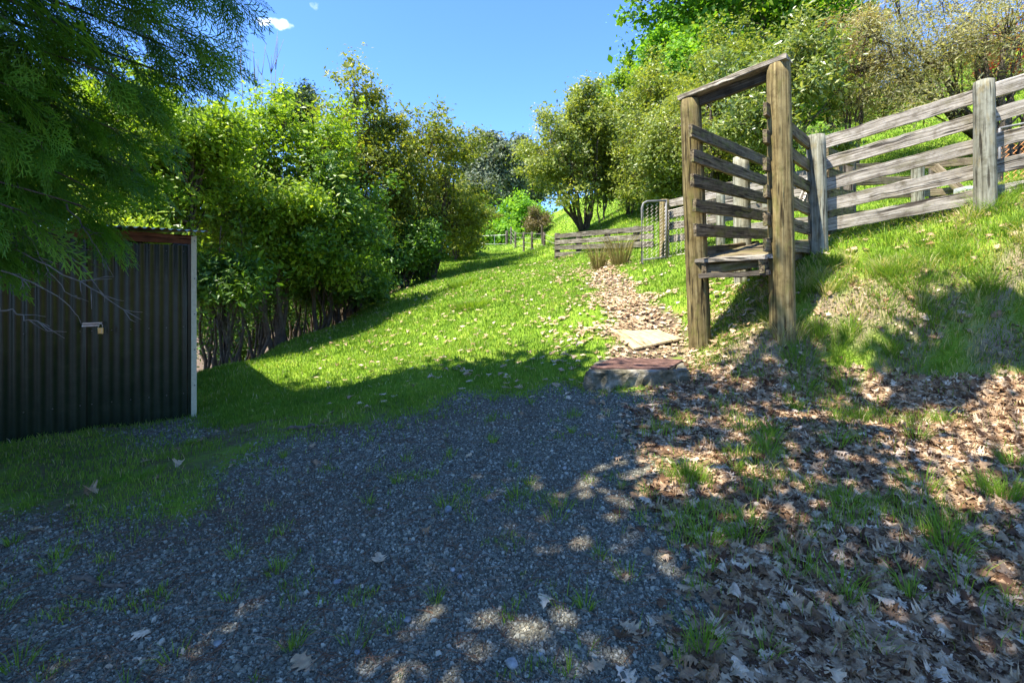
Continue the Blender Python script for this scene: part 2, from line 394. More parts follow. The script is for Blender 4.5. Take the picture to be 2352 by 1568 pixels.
M['shed_green'] = noise_mat("shed_green", [(0.3, (0.012, 0.018, 0.010)), (0.55, (0.018, 0.027, 0.014)), (0.8, (0.034, 0.042, 0.024))], scale=6, rough=0.27, metal=0.0, bump=0.06, spec=0.38, dist=0.004)
M['rust_board'] = wood_mat("rust_board", (0.08, 0.03, 0.015), (0.16, 0.06, 0.03), (0.22, 0.09, 0.05))
M['rust'] = noise_mat("rust", [(0.3, (0.07, 0.040, 0.030)), (0.55, (0.16, 0.085, 0.062)), (0.8, (0.30, 0.18, 0.14))], scale=12, rough=0.8, metal=0.1, bump=0.4, dist=0.004)
M['concrete'] = noise_mat("concrete", [(0.36, (0.050, 0.045, 0.022)), (0.5, (0.13, 0.115, 0.075)), (0.68, (0.34, 0.31, 0.25))], scale=7, rough=0.9, bump=0.8, dist=0.015)
M['brass'] = noise_mat("brass", [(0.3, (0.55, 0.40, 0.14)), (0.7, (0.75, 0.58, 0.24))], scale=40, rough=0.35, metal=0.8, bump=0.05)
M['steel'] = noise_mat("steel", [(0.3, (0.35, 0.34, 0.30)), (0.7, (0.6, 0.58, 0.52))], scale=40, rough=0.35, metal=0.8, bump=0.05)
M['pale_sheet'] = noise_mat("pale_sheet", [(0.3, (0.42, 0.42, 0.42)), (0.7, (0.58, 0.58, 0.58))], scale=6, rough=0.6, bump=0.1)
M['oak_leaf'] = var_mat("oak_leaf", [(0, (0.085, 0.040, 0.018)), (0.22, (0.215, 0.120, 0.055)), (0.5, (0.375, 0.245, 0.135)), (0.78, (0.51, 0.365, 0.215)), (1, (0.66, 0.51, 0.35))], rough=0.6, spec=0.25, scale=34, trans=0.15)
M['gravel'] = var_mat("gravel", [(0, (0.048, 0.045, 0.032)), (0.40, (0.145, 0.138, 0.100)), (0.75, (0.260, 0.248, 0.185)), (0.9, (0.40, 0.38, 0.29)), (0.96, (0.48, 0.43, 0.31)), (1, (0.33, 0.19, 0.10))], rough=0.75, spec=0.3)
M['stone'] = var_mat("stone", [(0, (0.12, 0.14, 0.16)), (0.5, (0.24, 0.26, 0.27)), (1, (0.40, 0.38, 0.33))], rough=0.8, spec=0.25, scale=30)
M['screw'] = noise_mat('screw', [(0.3, (0.05, 0.05, 0.045)), (0.7, (0.12, 0.12, 0.11))], scale=30, rough=0.5, metal=0.3, bump=0)
M['stick_red'] = noise_mat('stick_red', [(0.3, (0.07, 0.035, 0.020)), (0.5, (0.17, 0.09, 0.05)), (0.7, (0.30, 0.24, 0.17))], scale=4, rough=0.9, bump=0)
M['stick'] = noise_mat("stick", [(0.3, (0.07, 0.05, 0.035)), (0.7, (0.19, 0.15, 0.11))], scale=25, rough=0.9, bump=0.5)
M['grass'] = leaf_mat("grass", [(0, (0.090, 0.175, 0.020)), (0.40, (0.185, 0.315, 0.034)), (0.72, (0.325, 0.430, 0.060)), (0.82, (0.42, 0.41, 0.12)), (0.9, (0.54, 0.46, 0.23)), (1, (0.64, 0.56, 0.35))], trans=0.46, spec=0.25, rough=0.55)
M['rush'] = leaf_mat("rush", [(0, (0.07, 0.09, 0.02)), (0.5, (0.16, 0.15, 0.04)), (1, (0.36, 0.27, 0.11))], trans=0.2, spec=0.2)

# ------------------------------------------------------------------ the lie of the land
CP = [  # picture column, row, distance of a spot on the ground
 (1176,1568,1.9),(0,1568,1.95),(2352,1568,1.8),(600,1568,1.92),(1760,1568,1.85),(1176,1250,2.65),(1176,1050,3.75),(1176,930,4.75),
 (600,1200,3.0),(600,1000,4.6),(200,1100,3.8),(0,1250,2.85),(0,1050,4.3),(300,990,5.1),(450,955,5.75),(1450,888,5.1),(1450,822,6.0),
 (1780,1200,2.75),(2352,1150,2.85),(2000,1000,3.7),(2352,960,3.8),(1700,950,4.4),(1850,855,5.0),(2100,860,4.6),(2352,860,4.3),
 (1900,705,5.36),(2100,672,4.97),(2352,650,4.66),(2100,760,4.8),(2352,750,4.5),(1880,780,5.2),(1880,575,6.2),(2060,540,5.9),(2262,478,5.5),
 (2352,455,5.3),(2000,600,5.75),(2200,560,5.3),(1797,757,5.25),(1607,800,6.0),(1700,780,5.55),(1650,660,7.4),(1708,650,7.12),(1560,680,7.6),
 (1480,700,8.0),(1400,650,10),(1500,640,9.3),(1526,592,10.5),(1480,608,10.2),(1655,565,9.9),(1800,540,9.3),(1350,612,13),(1280,597,17.5),
 (1950,520,8),(2108,470,8.6),(2300,440,8.2),(2352,380,11),(1340,530,20),(1450,500,19),(1560,460,20),(1450,470,24),(1900,420,12),(2100,370,13),
 (1920,300,26),(2200,230,28),(1285,548,30),(1222,588,27.5),(1203,582,31),(1184,575,34.5),(1164,566,40),(1250,520,34),(1600,380,40),(1250,597,24),(1120,560,40),(1380,700,7.9),(1300,760,7.4),
 (1300,690,9),(1250,640,12),(1150,620,15),(1050,700,11),(1000,800,8.3),(1150,850,6.4),(900,850,7.1),(900,760,9.8),(700,920,6.4),(800,780,10.3),
 (600,880,7.5),(480,850,8.5),(650,790,11),(860,690,16),(960,630,21),(1000,600,25),(1060,572,33),(1100,600,24),(1404,761,6.85),(1512,763,7.0),(1455,805,6.12),(1573,783,6.35)]
WP = [(-7,9.5,-1.2),(-8,13,-1.6),(-7.5,18,-1.2),(-7,25,.2),(-6,34,2.0),(-12,12,-3),(-14,25,-2.5),(-6.4,7.0,-.3),(-20,20,-4),(-7,3,0.0),(-5,0,-.25),
 (0,-6,-.9),(6,-4,.4),(9,4,3.2),(12,8,5),(20,20,11.5),(40,45,22),(90,60,34),(90,140,36),(-60,30,-4),(-60,120,0),(0,55,3.5),(0,130,6),(-20,-20,-3),
 (30,-20,6),(90,-20,22),(-150,60,-4),(-150,250,2),(0,260,8),(150,250,40),(-6,50,1.5),(12,40,12),(10,70,14)]
C0 = np.array([P(*c) for c in CP] + [np.array(w, float) for w in WP])
def _rbf_fit():
    xy = C0[:, :2]; n = len(xy)
    r = np.sqrt(((xy[:, None] - xy[None]) ** 2).sum(-1) + 0.16)
    A = np.zeros((n + 3, n + 3)); A[:n, :n] = r - np.eye(n) * 0.02; A[:n, n] = 1; A[:n, n + 1:] = xy; A[n, :n] = 1; A[n + 1:, :n] = xy.T
    return np.linalg.solve(A, np.concatenate([C0[:, 2], [0, 0, 0]]))
_W = _rbf_fit()
def H0(x, y):
    x = np.asarray(x, float); y = np.asarray(y, float); sh = x.shape; x = x.ravel(); y = y.ravel()
    out = np.empty(len(x)); n = len(C0)
    for s in range(0, len(x), 60000):
        a = x[s:s + 60000]; b = y[s:s + 60000]
        r = np.sqrt((a[:, None] - C0[None, :, 0]) ** 2 + (b[:, None] - C0[None, :, 1]) ** 2 + 0.16)
        out[s:s + 60000] = r @ _W[:n] + _W[n] + a * _W[n + 1] + b * _W[n + 2]
    return out.reshape(sh)
def masks(x, y, z):
    """which cover lies where: gravel, grass, leaf litter (0..1)"""
    wob = (fbm(x * 2.3, y * 2.3, 5) - 0.5); wob2 = (fbm(x * 7, y * 7, 15) - 0.5)
    u, v = proj(x, y, z)
    k = np.clip(3.0 / np.maximum(y, 0.5), 0.2, 2.0)
    u = u + (wob * 260 + wob2 * 110) * k; v = v + (fbm(x * 2.1 + 40, y * 2.1, 8) - 0.5) * 150 * k
    gravel = in_poly(u, v, [(-400,1230),(200,1200),(430,1160),(490,1080),(640,1010),(940,965),(1040,915),(1330,890),(1500,905),(1490,1000),(1560,1180),(1640,1330),(1560,1430),(1500,1568),(1480,2600),(-900,2600)]) & (y < 6.2)
    gravel |= in_poly(u, v, [(240,985),(450,965),(470,1000),(300,1020)]) & (y < 6.5)
    gravel |= (y < 1.8) & (x < 0.5)
    litter = in_poly(u, v, [(1480,890),(1700,850),(1850,868),(2352,862),(3000,850),(3000,2600),(1480,2600),(1500,1568),(1560,1430),(1640,1330),(1560,1180),(1490,1000)]) & (y < 5.6) & ~gravel
    litter |= (y < 1.8) & (x >= 0.5)
    path = in_poly(u, v, [(1350,640),(1365,612),(1420,605),(1450,640),(1500,690),(1590,760),(1590,800),(1560,850),(1400,850),(1400,770),(1440,740),(1380,690)]) & (y > 5.4) & (y < 14)
    dirt = in_poly(u, v, [(1610,800),(1720,770),(1800,770),(1900,700),(1960,690),(1940,740),(1840,850),(1640,850)]) & (y < 7)
    return gravel, litter, path, dirt
def wood_floor(x, y):
    return (x < np.interp(y, [6.6, 7, 8.5, 11, 16, 21, 25, 33], [-5.6, -5.15, -5.08, -4.97, -4.4, -3.95, -3.8, -3.4]) - 0.1 + (fbm(x * 2, y * 2, 70) - .5) * .5) & (y > 6.4) & (y < 40)
def H(x, y):
    x = np.asarray(x, float); y = np.asarray(y, float)
    z = H0(x, y)
    near = np.clip(1.5 - np.hypot(x, y - 3) / 40, 0, 1)
    g = np.clip((fbm(x * 0.9, y * 0.9, 31) - 0.5), -1, 1) * 0.10 + (fbm(x * 3.1, y * 3.1, 37) - 0.5) * 0.05
    g = g * (1 - .9 * np.exp(-((x - 1.75) / 1.1) ** 2 - ((y - 6.1) / 1.1) ** 2))
    z = z + g * near * np.clip((np.hypot(x - 0.3, y - 2.5) - 1.5) / 3, 0.25, 1.0)
    z = z + (fbm(x * 0.25, y * 0.25, 3) - 0.5) * 0.5 * np.clip((np.hypot(x, y) - 12) / 20, 0, 1)
    # the little turf step by the shed corner
    s = np.exp(-((x + 3.05) / 0.55) ** 2 - ((y - 6.15) / 0.28) ** 2); z = z + 0.13 * s
    return z
def gz(x, y):
    return float(H(np.array([x]), np.array([y]))[0])

def axis(lo, hi, c0, c1, fine, grow):
    out = [c0]
    while out[-1] < c1: out.append(out[-1] + fine)
    st = fine; 
    while out[-1] < hi: st *= grow; out.append(out[-1] + st)
    a = [c0]; st = fine
    while a[-1] > lo: st *= grow; a.append(a[-1] - st)
    return np.array(a[:0:-1] + out)
gx = axis(-420, 420, -5.5, 6.5, 0.055, 1.06)
gy = axis(-60, 520, 1.2, 9.0, 0.055, 1.045)
GX, GY = np.meshgrid(gx, gy)
GZ = H(GX, GY)
mg, ml, mp_, md = masks(GX, GY, GZ)
bank = np.hypot(*np.gradient(GZ, gy, gx))
nx, ny = len(gx), len(gy)
def blur(a, k=2):
    a = a.astype(float)
    for _ in range(k):
        b = a.copy(); b[1:-1, 1:-1] = (a[:-2, 1:-1] + a[2:, 1:-1] + a[1:-1, :-2] + a[1:-1, 2:] + a[1:-1, 1:-1] * 2) / 6; a = b
    return a
VV = np.stack([GX, GY, GZ], -1).reshape(-1, 3)
ii = (np.arange(ny - 1)[:, None] * nx + np.arange(nx - 1)[None, :]).ravel()
FF = np.stack([ii, ii + 1, ii + nx + 1, ii + nx], -1)

def ground_mat():
    m, t, n, b, l = new_mat("ground")
    c = n.new("ShaderNodeTexCoord")
    def att(s):
        a = n.new("ShaderNodeAttribute"); a.attribute_name = s; return a.outputs['Fac']
    def noise(s, d=5):
        q = n.new("ShaderNodeTexNoise"); q.inputs['Scale'].default_value = s; q.inputs['Detail'].default_value = d; q.inputs['Roughness'].default_value = 0.65
        l.new(c.outputs['Object'], q.inputs['Vector']); return q.outputs[0]
    def mix(f, a, bb):
        q = n.new("ShaderNodeMixRGB"); l.new(f, q.inputs[0]); l.new(a, q.inputs[1]); l.new(bb, q.inputs[2]); return q.outputs[0]
    gr = ramp(n, [(0.30, (0.085, 0.160, 0.012)), (0.5, (0.15, 0.25, 0.018)), (0.62, (0.21, 0.29, 0.03)), (0.78, (0.33, 0.31, 0.09))]); l.new(noise(3.0, 8), gr.inputs[0])
    vo = n.new("ShaderNodeTexVoronoi"); vo.inputs['Scale'].default_value = 75; l.new(c.outputs['Object'], vo.inputs['Vector'])
    sep = n.new("ShaderNodeSeparateColor"); l.new(vo.outputs['Color'], sep.inputs[0])
    gv = ramp(n, [(0.0, (0.048, 0.043, 0.030)), (0.5, (0.105, 0.096, 0.068)), (1.0, (0.18, 0.166, 0.12))]); l.new(sep.outputs[0], gv.inputs[0])
    li = ramp(n, [(0.3, (0.060, 0.042, 0.028)), (0.55, (0.14, 0.10, 0.065)), (0.75, (0.24, 0.18, 0.12))]); l.new(noise(18, 8), li.inputs[0])
    dt = ramp(n, [(0.3, (0.14, 0.105, 0.065)), (0.6, (0.28, 0.22, 0.14)), (0.8, (0.38, 0.31, 0.21))]); l.new(noise(9, 8), dt.inputs[0])
    fd = ramp(n, [(0.42, (0, 0, 0)), (0.62, (1, 1, 1))]); l.new(noise(2.2, 7), fd.inputs[0])
    fines = n.new('ShaderNodeMixRGB'); fines.inputs[2].default_value = (0.125, 0.105, 0.072, 1); l.new(fd.outputs[0], fines.inputs[0]); l.new(gv.outputs[0], fines.inputs[1])
    col = mix(att('gravel'), gr.outputs[0], fines.outputs[0])
    col = mix(att('litter'), col, li.outputs[0])
    col = mix(att('dirt'), col, dt.outputs[0])
    l.new(col, b.inputs['Base Color']); b.inputs['Roughness'].default_value = 0.95; b.inputs['Specular IOR Level'].default_value = 0.15
    bp = n.new("ShaderNodeBump"); bp.inputs['Strength'].default_value = 0.6; bp.inputs['Distance'].default_value = 0.02
    ad = n.new("ShaderNodeMath"); ad.operation = 'SUBTRACT'; l.new(noise(40, 6), ad.inputs[0]); l.new(vo.outputs['Distance'], ad.inputs[1])
    l.new(ad.outputs[0], bp.inputs['Height']); l.new(bp.outputs[0], b.inputs['Normal'])
    return m
M['ground'] = ground_mat()
steep = np.clip((bank - 0.75) / 0.5, 0, 1) * ((GX > 1.5) & (GY < 7.5)) * (fbm(GX * 4, GY * 4, 77) > 0.52)
ground = make_mesh("ground", VV, {4: FF}, M['ground'], smooth=True,
                   extra=dict(gravel=blur(mg, 1).ravel(), litter=np.clip(blur(ml | mp_ | wood_floor(GX, GY), 1) + 0.75 * blur((GX < -1.0) & (GY < 5.4), 4) * np.clip((fbm(GX * 2.4, GY * 2.4, 66) - .30) * 4, 0, 1), 0, 1).ravel(), dirt=np.clip(blur(md, 3) + blur(steep, 2) + .8 * blur((GX > 1.7) & (GY < 6.6) & (GX / np.maximum(GY, .1) > .45) & ~ml & (fbm(GX * 2.7, GY * 2.7, 79) > .58), 2), 0, 1).ravel()))
ground["kind"] = "structure"

# ------------------------------------------------------------------ the shed
rng = np.random.default_rng(11)
SC = P(450, 952, 5.80); SL = P(0, 1010, 4.75)
sdir = np.array([SL[0] - SC[0], SL[1] - SC[1], 0]); sdir /= np.linalg.norm(sdir)      # along the front, away from the corner
snrm = np.array([-sdir[1], sdir[0], 0]);  snrm = snrm if snrm.dot(-SC) > 0 else -snrm  # facing the camera
sback = -snrm
Z0, ZT = -0.03, 2.02
shed = thing("corrugated_shed", "dark green corrugated iron shed with padlocked double doors under the conifer branches", "shed", (SC[0], SC[1], Z0))
def corr_sheet(mb, a, b, z0, z1, pitch=0.0865, amp=0.0115, out=snrm, skip=0, bulge=None):
    """corrugated sheet standing from a (distance along) to b, both measured from the corner"""
    n = max(2, int((b - a) / pitch * 10)); s = np.linspace(a, b, n); zz = np.linspace(z0, z1, 14)
    V = []
    for z in zz:
        w = amp * np.cos(2 * math.pi * s / pitch)
        if bulge is not None: w = w + bulge(s, z)
        bz = z + (0.0 if z > z0 else 0.0) - (s * 0.018 if z == z0 else 0)
        V.append(np.stack([SC[0] + sdir[0] * s + out[0] * w, SC[1] + sdir[1] * s + out[1] * w, np.full(n, 0) + bz], -1))
    V = np.concatenate(V); i = (np.arange(13)[:, None] * n + np.arange(n - 1)[None, :]).ravel()
    mb.add(V, [np.stack([i, i + 1, i + n + 1, i + n], -1)])
def along(s, z, o=0.0):
    return np.array([SC[0] + sdir[0] * s + snrm[0] * o, SC[1] + sdir[1] * s + snrm[1] * o, z])
def s_at(u):   # distance along the front that shows at picture column u
    k = (u - U0) / F
    return (k * SC[1] - SC[0]) / (sdir[0] - k * sdir[1])
s_seam, s_fr = s_at(199), s_at(430)
dent = lambda s, z: 0.006 * np.sin(s * 9 + 1) * np.sin(z * 2.3) - 0.010 * np.exp(-((s - s_seam) / 0.05) ** 2) * (np.abs(z - 1.1) < 0.25)
for a, b in ((s_fr + 0.004, s_seam - 0.006), (s_seam + 0.006, s_seam + 1.12)):
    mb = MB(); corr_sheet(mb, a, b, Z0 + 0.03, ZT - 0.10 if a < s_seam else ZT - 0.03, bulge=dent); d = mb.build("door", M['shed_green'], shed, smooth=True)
    for z in (0.28, 1.02, 1.86):
        for k in range(6):
            s = a + (b - a) * (0.04 + 0.92 * k / 5); p = along(s, z - 0.01, 0.015)
            mb = MB(); tube(mb, [p, p + snrm * 0.006], 0.006, 6); e = mb.build("screw", M['screw'], shed); e.parent = d
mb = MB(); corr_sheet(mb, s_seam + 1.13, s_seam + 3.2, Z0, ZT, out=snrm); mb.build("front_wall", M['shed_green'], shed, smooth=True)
# side wall running back from the corner
mb = MB(); nS = 120; s = np.linspace(0.02, 3.4, nS); V = []
for z in (Z0 - .4, ZT + .02):
    w = 0.009 * np.cos(2 * math.pi * s / 0.0865)
    V.append(np.stack([SC[0] + sback[0] * s - sdir[0] * w, SC[1] + sback[1] * s - sdir[1] * w, np.full(nS, z)], -1))
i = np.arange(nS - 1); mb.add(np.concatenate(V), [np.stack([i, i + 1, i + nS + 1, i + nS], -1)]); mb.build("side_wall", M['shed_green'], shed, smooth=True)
mb = MB(); board(mb, along(s_fr * 0.72, Z0 + 0.02, 0.0), along(s_fr * 0.72, ZT, 0.0), s_fr * 0.5, 0.03, up=sdir, n=4, rough=0.0008); mb.build("door_frame", M['shed_green'], shed)
mb = MB(); board(mb, along(s_fr * 0.28, Z0, 0.022), along(s_fr * 0.28, ZT + 0.005, 0.022), s_fr * 0.62, 0.012, up=sdir, n=6, rough=0.0008)
fl = mb.build("corner_flashing", M['flashing'], shed)
for z in (0.35, 0.75, 1.15, 1.55, 1.97):
    p = along(s_fr * 0.22, z, 0.028); mb = MB(); tube(mb, [p, p + snrm * 0.004], 0.007, 6); e = mb.build("screw", M['screw'], shed); e.parent = fl
mb = MB(); board(mb, along(s_fr * 0.5, ZT - 0.035, 0.010), along(s_seam + 0.15, ZT - 0.03, 0.010), 0.10, 0.03, n=8, rough=0.002); mb.build("fascia", M['rust_board'], shed, gco=True)
mb = MB(); nR = 260; s = np.linspace(-0.10, 3.4, nR); V = []
for o, dz in ((0.16, 0.02), (-3.4, 0.30)):
    w = 0.011 * np.cos(2 * math.pi * s / 0.076)
    V.append(np.stack([SC[0] + sdir[0] * s + snrm[0] * o, SC[1] + sdir[1] * s + snrm[1] * o, ZT + 0.035 + dz + w], -1))
i = np.arange(nR - 1); mb.add(np.concatenate(V), [np.stack([i, i + 1, i + nR + 1, i + nR], -1)]); mb.build("roof", M['galv'], shed, smooth=True)
mb = MB(); board(mb, along(s_seam, Z0 + 0.03, -0.03), along(s_seam, ZT - 0.04, -0.03), 0.10, 0.02, up=sdir, n=4, rough=0.0008); mb.build("seam_backing", M['shed_green'], shed)  # backing strip added behind the door seam to stop light showing through
mb = MB(); q0 = along(0.05, Z0 - .3) + sback * 3.3; q1 = along(3.2, Z0 - .3) + sback * 3.3; mb.add(np.array([q0, q1, q1 + np.array([0, 0, 2.6]), q0 + np.array([0, 0, 2.6])]), [[0, 1, 2, 3]]); mb.build("back_wall", M['shed_green'], shed)
mb = MB(); q0 = along(3.19, Z0 - .3); mb.add(np.array([q0, q1, q1 + np.array([0, 0, 2.6]), q0 + np.array([0, 0, 2.4])]), [[0, 1, 2, 3]]); mb.build("end_wall", M['shed_green'], shed)
# hasp and padlock
sl0, sl1 = s_at(190) , s_at(232); zl = EYE + (V0 - 741) / F * along(sl1, 0)[1]
mb = MB(); board(mb, along(sl0, zl, 0.03), along(sl1, zl, 0.03), 0.016, 0.010, n=3, rough=0.0004)
board(mb, along(sl0, zl - 0.024, 0.026), along(sl1 + 0.02, zl - 0.024, 0.026), 0.016, 0.006, n=3, rough=0.0004); mb.build("hasp", M['steel'], shed)
pk = along(s_at(230), zl - 0.075, 0.052)
padlock = thing("padlock", "small brass combination padlock hanging from the shed door hasp", "padlock", (pk[0], pk[1], pk[2] - 0.03))
mb = MB(); board(mb, pk + np.array([0, 0, -0.03]), pk + np.array([0, 0, 0.025]), 0.045, 0.022, up=sdir, n=4, rough=0.0004); mb.build("lock_body", M['brass'], padlock)
mb = MB(); th = np.linspace(0, math.pi, 9)
pts = [pk + sdir * 0.016 + np.array([0, 0, 0.02])] + [pk + sdir * (0.016 * math.cos(a)) + np.array([0, 0, 0.05 + 0.016 * math.sin(a)]) for a in th] + [pk - sdir * 0.016 + np.array([0, 0, 0.02])]
tube(mb, pts, 0.0035, 6); mb.build("shackle", M['steel'], padlock, smooth=True)
mb = MB()
for k in range(4):
    p = pk + snrm * 0.011 + sdir * -0.010 + np.array([0, 0, 0.014 - k * 0.011]); tube(mb, [p, p + snrm * 0.003], 0.004, 6)
mb.build("number_wheel", M['steel'], padlock)

# ------------------------------------------------------------------ the stock loading ramp
D = np.array([0.69, 0.724, 0]); D /= np.linalg.norm(D)
N = np.array([D[1], -D[0], 0])                         # across the race, towards the nearer wall
PLb, PRb = np.array([2.15, 6.0, 0]), np.array([2.765, 5.3, 0])
ramp_o = thing("loading_ramp", "weathered timber stock loading ramp with slatted sides, its two tall posts joined on top", "loading ramp", (2.45, 5.65, gz(2.45, 5.65)))
def P2(u, v, d): return P(u, v, d)
mb = MB(); post(mb, P(1609, 830, 6.0), P(1586, 231, 6.0) , 0.122, n=26, slope=(0.0, 0)); mb.build("post", M['wood_post'], ramp_o, smooth=True, gco=True)
mb = MB(); post(mb, P(1798, 790, 5.3), P(1788, 150, 5.3), 0.131, n=26, slope=(0.10, 0)); mb.build("post", M['wood_post'], ramp_o, smooth=True, gco=True)
F1 = P(1880, 590, 6.2); F1t = P(1874, 312, 6.2)
Q1 = P(1707, 665, 7.2); Q1t = P(1702, 362, 7.2)
mb = MB(); post(mb, Q1, Q1t, 0.122, n=16); mb.build("post", M['wood_post_grey'], ramp_o, smooth=True, gco=True)
# top beam: a plank laid flat over the post tops
a = P(1578, 229, 6.03) + np.array([0, 0, 0.02]); b = P(1800, 142, 5.25) + np.array([0, 0, 0.015]); ax = (b - a) / np.linalg.norm(b - a)
mb = MB(); board(mb, a - ax * 0.07, b + ax * 0.05, 0.19, 0.055, up=np.array([-D[0], -D[1], 0]), n=14, rough=0.0032); mb.build("top_beam", M['wood_silver'], ramp_o, gco=True)
mb = MB(); board(mb, a + ax * 0.12 + np.array([0, 0, -0.085]) + D * 0.05, b - ax * 0.14 + np.array([0, 0, -0.085]) + D * 0.05, 0.10, 0.05, n=8, rough=0.003); mb.build("beam_stiffener", M['wood_dark'], ramp_o, gco=True)
lz = [(300, 371), (357, 416), (414, 456), (471, 496), (528, 538)]
lu0 = [1586, 1590, 1590, 1595, 1596]
for (v0, v1), u0 in zip(lz, lu0):   # far wall of the race
    p0 = P(u0, v0, 5.66)
    k = (1756 - U0) / F
    t1 = (k * p0[1] - p0[0]) / (D[0] - k * D[1]); d1 = p0[1] + D[1] * t1; z1 = EYE + (V0 - v1) / F * d1
    e = p0 + (np.array([p0[0] + D[0] * t1, d1, z1]) - p0) * (2.7 / t1)
    mb = MB(); board(mb, p0, e, 0.145, 0.042, n=16, rough=0.0032); mb.build("side_rail", M['wood_chute'], ramp_o, gco=True)
rz = [(251, 338), (313, 388), (376, 436), (439, 485), (503, 528)]
for v0, v1 in rz:               # near wall, nailed inside its posts
    z0_ = EYE + (V0 - v0) / F * 5.22
    p0 = np.array([PRb[0], PRb[1], 0]) - N * 0.075 - D * 0.20; p0[2] = z0_
    e = np.array([F1[0], F1[1], 0]) - N * 0.085 + D * 0.10; e[2] = EYE + (V0 - v1) / F * e[1]
    mb = MB(); board(mb, p0, e, 0.135, 0.042, n=14, rough=0.0032); mb.build("side_rail", M['wood_chute'], ramp_o, gco=True)
# deck of cross planks on two bearers, climbing away from the truck end
dl = P(1606, 604, 5.93); dr = P(1768, 581, 5.22)
zd = (dl[2] + dr[2]) / 2; rise = 0.15
fa = np.array([dl[0], dl[1], zd]); fb = np.array([dr[0], dr[1], zd])
for k in range(13):
    o = D * (0.16 * k) + np.array([0, 0, rise * 0.16 * k])
    mb = MB(); board(mb, fa + o + np.array([0, 0, 0.006 * (k % 3)]), fb + o + np.array([0, 0, 0.006 * (k % 2)]), 0.15, 0.042, up=D + np.array([0, 0, rise]), n=7, rough=0.004)
    mb.build("deck_plank", M['wood_silver'] if k == 0 else M['wood_chute'], ramp_o, gco=True)
for w in (0.10, 0.92):
    p = fa + (fb - fa) * w - np.array([0, 0, 0.10]) - D * 0.05
    mb = MB(); board(mb, p, p + D * 2.3 + np.array([0, 0, rise * 2.3]), 0.14, 0.06, n=8); mb.build("deck_bearer", M['wood_chute'], ramp_o, gco=True)
p = fa + D * 0.0 + np.array([0, 0, 0.075]) - N * 0.04
mb = MB(); board(mb, p + D * -0.05, p + D * 2.1 + np.array([0, 0, 0.22]), 0.13, 0.04, n=8); mb.build("kick_board", M['wood_chute'], ramp_o, gco=True)
p = np.array([PRb[0], PRb[1], 0]) - N * 0.075 - D * 0.20; p[2] = EYE + (V0 - 562) / F * 5.22
e = np.array([F1[0], F1[1], 0]) - N * 0.085 + D * 0.10; e[2] = EYE + (V0 - 568) / F * e[1]
mb = MB(); board(mb, p, e, 0.14, 0.042, n=8); mb.build("kick_board", M['wood_chute'], ramp_o, gco=True)
p = P(1607, 634, 5.86); e = P(1768, 626, 5.22); mb = MB(); board(mb, p, e, 0.05, 0.045, n=6); mb.build("cross_tie", M['wood_dark'], ramp_o, gco=True)
p = P(1612, 622, 5.9); e = P(1765, 600, 5.30); mb = MB(); board(mb, p, e, 0.10, 0.05, n=6); mb.build("cross_bearer", M['wood_chute'], ramp_o, gco=True)

# ------------------------------------------------------------------ timber rail fences
def rail_fence(label, posts, rails, rail_mat, rail_w=0.145, rail_t=0.04, back=0.0, name="rail_fence"):
    """posts: (base, top, radius, material); rails: list of lists of points"""
    b0 = posts[0][0]
    fr = thing(name, label, "fence", (b0[0], b0[1], b0[2]))
    for pb, pt, r, mt in posts:
        mb = MB(); post(mb, pb, pt, r, n=14, sides=18); mb.build("post", M[mt], fr, smooth=True, gco=True)
    for rl in rails:
        for p, q in zip(rl[:-1], rl[1:]):
            mb = MB(); board(mb, p, q, rail_w, rail_t, n=14, rough=0.0032); mb.build("rail", M[rail_mat], fr, gco=True)
    return fr
F2, F2t = P(2264, 505, 5.5), P(2260, 187, 5.5)
F3 = np.array([6.55, 4.8, gz(6.55, 4.8) - 0.2]); F3t = F3 + np.array([0, 0, 1.75])
v1 = [328, 377, 425, 472, 518]; v2 = [215, 271, 330, 390, 448]
rails = []
for a_, b_ in zip(v1, v2):
    A = P(1893, a_, 6.33); B = P(2262, b_, 5.64); Cc = B + (B - A) * 1.05
    rails.append([A, B - (B - A) * 0.003, Cc])
rail_fence("silvery weathered rail fence climbing the grassy bank beside the loading ramp", [(F1, F1t, 0.105, 'wood_post_grey'), (F2, F2t, 0.098, 'wood_post_grey'), (F3, F3t, 0.1, 'wood_post_grey')], rails, 'wood_silver', rail_w=0.155)
# low fence by the lawn
def gp(u, d, h, r, mt, v=None):
    x = (u - U0) / F * d; z = gz(x, d); return (np.array([x, d, z - 0.3]), np.array([x, d, z + h]), r, mt)
vl = [543, 557, 569.5, 584]; vr = [524, 542, 560, 581]
rails = [[P(1276, a_, 17.4), P(1500, b_, 12.4)] for a_, b_ in zip(vl, vr)]
def pv(u, d, vb, vt, r, mt): return (P(u, vb, d) - np.array([0, 0, .3]), P(u, vt, d), r, mt)
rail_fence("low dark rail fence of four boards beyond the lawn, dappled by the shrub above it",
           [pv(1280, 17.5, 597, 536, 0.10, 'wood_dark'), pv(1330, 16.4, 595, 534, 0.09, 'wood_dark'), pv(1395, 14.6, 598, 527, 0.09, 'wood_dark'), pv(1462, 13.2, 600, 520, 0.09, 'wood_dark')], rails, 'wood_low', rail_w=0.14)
vl = [469, 494, 521, 550]; vr = [418, 446, 478, 512]
rails = [[P(1530, a_, 10.62), P(1800, b_, 9.4)] for a_, b_ in zip(vl, vr)] + [[P(1800, a_, 9.4), P(1955, b_, 8.9)] for a_, b_ in zip(vr, [398, 430, 465, 500])]
rail_fence("old rail fence of the yard running from the netted gate behind the loading ramp",
           [pv(1526, 10.5, 596, 459, 0.10, 'wood_post'), pv(1655, 9.8, 570, 440, 0.085, 'wood_post_grey'), pv(1800, 9.25, 545, 405, 0.09, 'wood_dark')], rails, 'wood_silver', rail_w=0.15)
